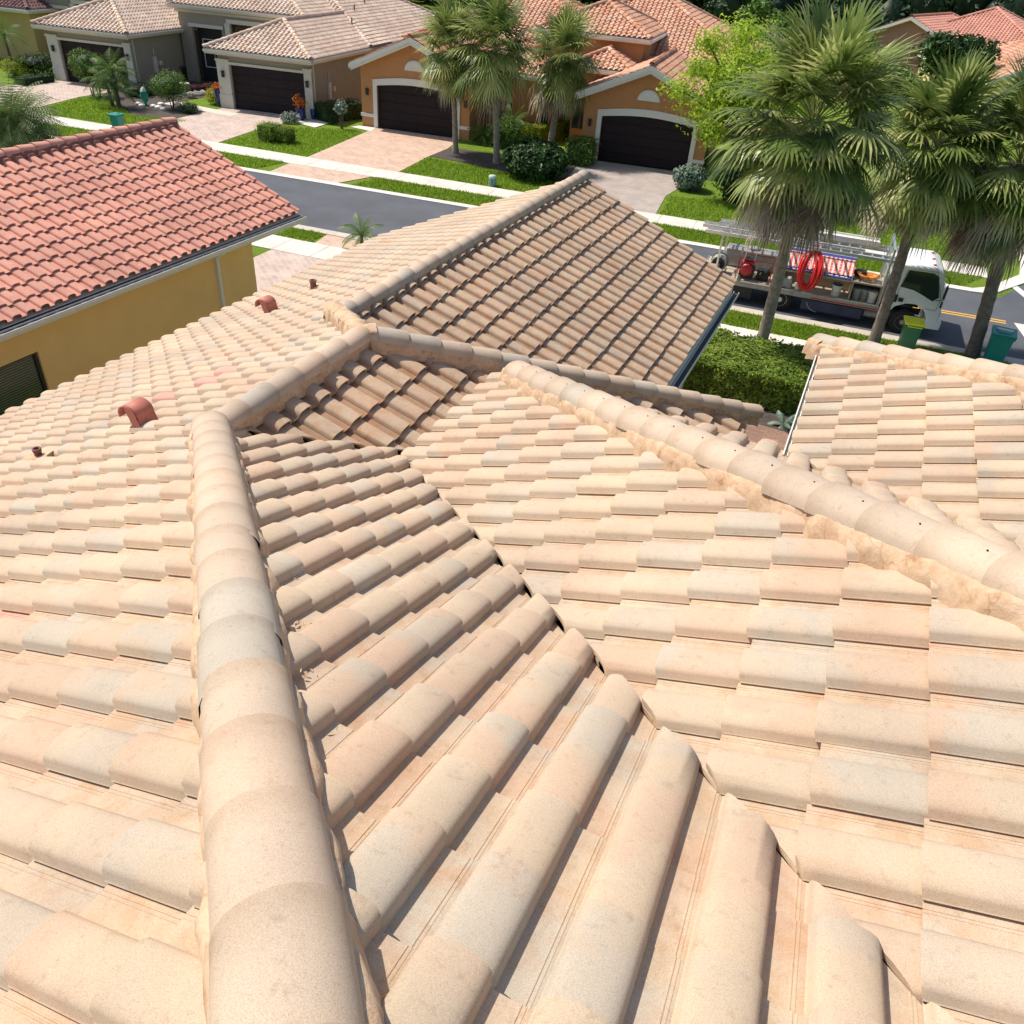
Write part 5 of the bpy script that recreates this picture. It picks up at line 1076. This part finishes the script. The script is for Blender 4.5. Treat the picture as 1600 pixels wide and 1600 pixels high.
# ladders
def ladder(x, y, z, L, wd, rot, label, n=None, tilt=0):
    p = tw(x, y, z); o = thing('ladder', p, TA+rot, label, 'ladder', 'aluminium ladders on the rack'); n = n or int(L/.3)
    for yy in (0, wd): mb = MB(); mb.box(0, yy-.022, 0, L, yy+.022, .09); mb.build('rail', m_alu, o)
    for k in range(n): mb = MB(); xx = .15+k*(L-.3)/(n-1); mb.box(xx-.026, .023, .02, xx+.026, wd-.023, .06); mb.build('rung', m_alu, o)
    return o
ladder(-.55, .15, 2.09, 6.0, .42, 0, 'long aluminium ladder nearest the kerb on the truck rack', 19)
ladder(-.75, .75, 2.09, 5.2, .42, radians(1), 'second aluminium ladder beside the long one', 16)
ladder(-.30, 1.35, 2.09, 5.6, .40, radians(-.8), 'aluminium ladder farthest from the kerb on the rack', 17)
mb = MB(); mb.box(0, 0, 0, 2.3, .42, .10); mb.box(0, .42, 0, 2.3, .46, .16); mb.box(0, -.04, 0, 2.3, 0, .16); o = mb.build('roof_plank', m_white, None); o.matrix_world = TM @ Matrix.Translation((2.55, 1.3, 2.20)); tag(o, 'white plank platform lying on the ladders', 'plank')
# pump engine at the rear
pe = thing('pump_engine', tw(.75, .15, .76), TA, 'red petrol pump engine on the rear of the truck bed', 'engine')
mb = MB(); mb.lathe([(.17, 0), (.2, .03), (.2, .1), (.13, .14), (.06, .15)], (0, 0, 0), 20, M=Matrix.Translation((.25, .10, .34)) @ Matrix.Rotation(pi/2, 4, 'X')); mb.build('recoil_cover', m_redp, pe)
mb = MB(); mb.box(.02, .1, .08, .5, .5, .42); o = mb.build('engine_block', m_black, pe); bevel(o, .03)
mb = MB(); mb.box(.05, .08, .46, .46, .42, .62); o = mb.build('fuel_tank', m_redp, pe); bevel(o, .05, 3)
mb = MB(); mb.box(.1, .05, .64, .4, .3, .72); mb.build('air_filter', m_black, pe)
mb = MB(); [mb.tube([(x0, -.02, 0), (x0, -.02, .7), (x1, -.02, .7)], .018, 6) for x0, x1 in ((-.05, .6), (1.05, .6))]; mb.tube([(-.05, .6, 0), (-.05, .6, .7), (1.05, .6, .7), (1.05, .6, 0)], .018, 6); mb.build('frame', m_redp, pe)
mb = MB()
for k in range(9): mb.tube([(.55+.05*k, .05+.03*(k % 3), .05+.05*k), (.62+.05*k, .1, .25+.03*(k % 4)), (.6+.05*k, .3, .15+.04*k)], .022, 5)
mb.box(.6, .2, .02, 1.0, .55, .34); mb.build('pump_head', m_black, pe)
gt = MB(); gt.box(0, 0, 0, 1.75, .62, .62); o = gt.build('water_tank', m_steel, None); o.matrix_world = TM @ Matrix.Translation((.12, 1.35, .77)); bevel(o, .06, 3); tag(o, 'grey metal water tank behind the red engine', 'tank')
gl = MB(); gl.lathe([(.18, 0), (.2, .03), (.2, .07), (.06, .1)], (0, 0, 0), 18); o = gl.build('tank_lid', m_gbucket, None); o.parent = bpy.data.objects['water_tank']; o.location = (.9, .25, .62)
rlv = thing('hose_reel', tw(.05, .3, .78), TA, 'grey hose reel at the rear left corner of the truck bed', 'reel'); mb = MB()
for k in range(7): mb.tube([(.0+.24*cos(a), .06+.05*k, .3+.24*sin(a)) for a in [i*pi/8 for i in range(17)]], .026, 6, False)
mb.build('hose_coil', m_gbucket, rlv); mb = MB(); mb.lathe([(.3, 0), (.3, .02)], (0, 0, 0), 20, M=Matrix.Translation((0, .44, .3)) @ Matrix.Rotation(pi/2, 4, 'X')); mb.box(-.05, .02, 0, .05, .42, .3); mb.build('reel_frame', m_steel, rlv)
cb = MB(); cb.box(0, 0, 0, .42, .5, .30); o = cb.build('open_crate', m_tanbox, None); o.matrix_world = TM @ Matrix.Translation((-.42, .1, .77)) @ Matrix.Rotation(.12, 4, 'Z'); tag(o, 'pale plywood box on the tail of the truck bed', 'box')
# buckets in the locker
def bucket(x, y, s_, mat, lid, label, z=.77):
    o = thing('bucket', tw(x, y, z), TA, label, 'bucket', 'buckets in the side locker'); mb = MB(); mb.lathe([(.12*s_, 0), (.145*s_, .3*s_), (.152*s_, .31*s_), (.152*s_, .35*s_), (.14*s_, .36*s_)], (0, 0, 0), 20); mb.build('bucket_body', mat, o)
    if lid: m2 = MB(); m2.lathe([(.155*s_, .345*s_), (.155*s_, .38*s_), (.13*s_, .385*s_)], (0, 0, 0), 20); m2.build('lid', lid, o)
    m3 = MB(); m3.tube([(-.15*s_, 0, .30*s_), (-.1*s_, -.15*s_, .12*s_), (.1*s_, -.15*s_, .12*s_), (.15*s_, 0, .30*s_)], .005, 4); m3.build('handle', m_steel, o)
bucket(3.92, .22, 1.05, m_bucket, m_black, 'white bucket with a black lid in the truck locker')
bucket(4.55, .3, 1.0, m_gbucket, None, 'left grey bucket of the three at the front of the locker'); bucket(4.80, .32, 1.0, m_gbucket, None, 'middle grey bucket of the three at the front of the locker'); bucket(5.04, .2, 1.0, m_bucket, None, 'pale bucket at the front end of the locker')
mb = MB(); mb.box(0, 0, 0, .26, .3, .3); o = mb.build('grey_box', m_gbucket, None); o.matrix_world = TM @ Matrix.Translation((2.25, .12, .77)); tag(o, 'small grey box at the rear end of the locker', 'box')
jg = MB(); jg.lathe([(.07, 0), (.08, .16), (.03, .24), (.03, .28)], (0, 0, 0), 14); o = jg.build('jug', m_bucket, None); o.matrix_world = TM @ Matrix.Translation((2.72, .15, .77)); tag(o, 'small white jug beside the grey box', 'jug')
# hanging red hose
hs = MB(); rnd = random.Random(4)
for k in range(11):
    a_, b_ = .17+.016*k+rnd.uniform(-.03, .03), .52+.014*k+rnd.uniform(-.08, .03); ox = rnd.uniform(-.05, .05)
    pts = []
    for i in range(25):
        t = 2*pi*i/24; yy = -.02-.02*(k % 4)-.05*k/10; z = b_*cos(t); x = a_*sin(t)*(1.0+.1*sin(t*2+k))
        # the top lies back over the sloping sign
        yb = max(0, (z-.05))*.62; pts.append(tw(2.95+x+ox, yy+yb-.02, 1.50+z*(.98)))
    hs.tube(pts, .030, 7, False)
o = hs.build('red_hose', m_hose, None); tag(o, 'coiled red hose hanging over the truck side', 'hose')
# orange cord coil and odds on the locker lid
oc = MB()
for k in range(9):
    a0 = rnd.uniform(0, 6); oc.tube([tw(4.75+(.2+.02*k)*cos(a0+t*.5), .45+(.17+.015*k)*sin(a0+t*.5), 1.40+.018*k+.01*sin(t)) for t in range(13)], .014, 5, False)
o = oc.build('cord_coil', simple('orange_cord', (.75, .33, .07), .5, 0, .1, 9), None); tag(o, 'coiled orange cord on the locker lid behind the cab', 'cord')
bl = MB(); rock(bl, 0, 0, .2, rnd); o = bl.build('tarpaulin', m_black, None); o.matrix_world = TM @ Matrix.Translation((4.5, .75, 1.42)); o.scale = (1.3, 1, 1); tag(o, 'crumpled dark cloth beside the orange cord', 'cloth')

def bin_(x, y, rz, body, lid, label, w0=.48, d0=.56, h=.98, open_=0):
    o = thing('wheelie_bin', (x, y, .02), rz, label, 'bin', 'wheeled bins'); mb = MB(); a, b_, c, d = w0/2*.8, w0/2, d0/2*.76, d0/2
    P = [(-a, -c, .05), (a, -c, .05), (a, c, .05), (-a, c, .05), (-b_, -d, h), (b_, -d, h), (b_, d, h), (-b_, d, h)]
    mb.add(P, [(3, 2, 1, 0), (4, 5, 6, 7), (0, 1, 5, 4), (1, 2, 6, 5), (2, 3, 7, 6), (3, 0, 4, 7)]); bo = mb.build('bin_body', body, o); bevel(bo, .04, 3)
    mb = MB(); mb.box(-b_-.03, -d-.03, h-.06, b_+.03, d+.02, h); r_ = mb.build('rim', body, o); bevel(r_, .02)
    mb = MB(); mb.box(-b_-.035, -d-.06, h+.002, b_+.035, d+.03, h+.06); mb.box(-b_*.6, -d*.6, h+.06, b_*.6, d*.6, h+.085); l_ = mb.build('lid', lid, o); bevel(l_, .03, 3)
    mb = MB(); mb.tube([(-b_*.75, d+.02, h-.02), (-b_*.75, d+.12, h-.01), (b_*.75, d+.12, h-.01), (b_*.75, d+.02, h-.02)], .016, 8); mb.build('handle', lid, o)
    for sx in (-1, 1):
        mb = MB(); mb.lathe([(.02, -.03), (.11, -.03), (.12, 0), (.11, .03), (.02, .03)], (0, 0, 0), 16, M=Matrix.Translation((sx*(a+.03), c+.05, .1)) @ Matrix.Rotation(pi/2, 4, 'Y')); mb.build('wheel', m_rubber, o)
    return o
b = W(1408, 549); bin_(b.x+.05, b.y-.15, radians(186), m_green, m_yel, 'green wheeled bin with a bright yellow lid beside the truck cab', .50, .56, .98)
b = W(1543, 566); o = bin_(b.x+.05, b.y-.25, radians(176), m_teal, m_teal, 'teal wheeled bin with a white label on its lid at the right edge', .60, .68, 1.02)
mb = MB(); mb.box(-.22, -.15, 1.107, .22, .0, 1.111); mb.build('lid_label', m_white, o)
b = W(180, 210); bin_(b.x, b.y+.3, radians(8), m_teal, m_teal, 'teal wheeled bin on the far sidewalk above the red roof ridge', .50, .52, .85)
b = W(1088, 428); o = thing('traffic_cone', (b.x, b.y, .01), 0, 'orange traffic cone standing on the road behind the truck', 'cone'); mb = MB(); mb.box(-.17, -.17, 0, .17, .17, .03); mb.build('base', m_orange, o); mb = MB(); mb.lathe([(.13, .03), (.03, .5), (.02, .5)], (0, 0, 0), 18); mb.build('cone_body', m_orange, o)
b = W(769, 291); o = thing('utility_pedestal', (b.x, b.y, 0), 0, 'pale green utility pedestal on the lawn edge under the far palms', 'utility box'); mb = MB(); mb.lathe([(.17, 0), (.17, .4), (.15, .42)], (0, 0, 0), 18); mb.build('pedestal_body', simple('pale_green_plastic', (.16, .32, .24), .5, 0, .1, 4), o)
mb = MB(); mb.lathe([(.18, .38), (.18, .46), (.12, .50), (.02, .5)], (0, 0, 0), 18); mb.build('lid', simple('pale_grey_green', (.42, .5, .44), .5, 0, .1, 4), o)
for i in range(3): mb = MB(); mb.box(-.1, -.175, .12+i*.08, .1, -.165, .145+i*.08); mb.build('vent_slot', m_black, o)
# dry leaves and crumbs caught at the foot of the near hip
mb = MB()
for i in range(120):
    t = rnd.uniform(.2, 4.2); sd_ = .17+abs(rnd.gauss(0, .07)); x = t+sd_*.7; y = -t+sd_*.7; q = Vector((x, y, RZ-SL*y+rnd.uniform(.012, .03)))
    a = rnd.uniform(0, 6); L_ = rnd.uniform(.005, .022); d1 = Vector((cos(a), sin(a), rnd.uniform(-.1, .3)))*L_; d2 = Vector((-sin(a), cos(a), -.3))*L_*.45
    mb.add([q-d1, q+d2, q+d1, q-d2+Vector((0, 0, .006))], [(0, 1, 2, 3)])
o = mb.build('leaf_litter', m_mortar, None); o['kind'] = 'stuff'
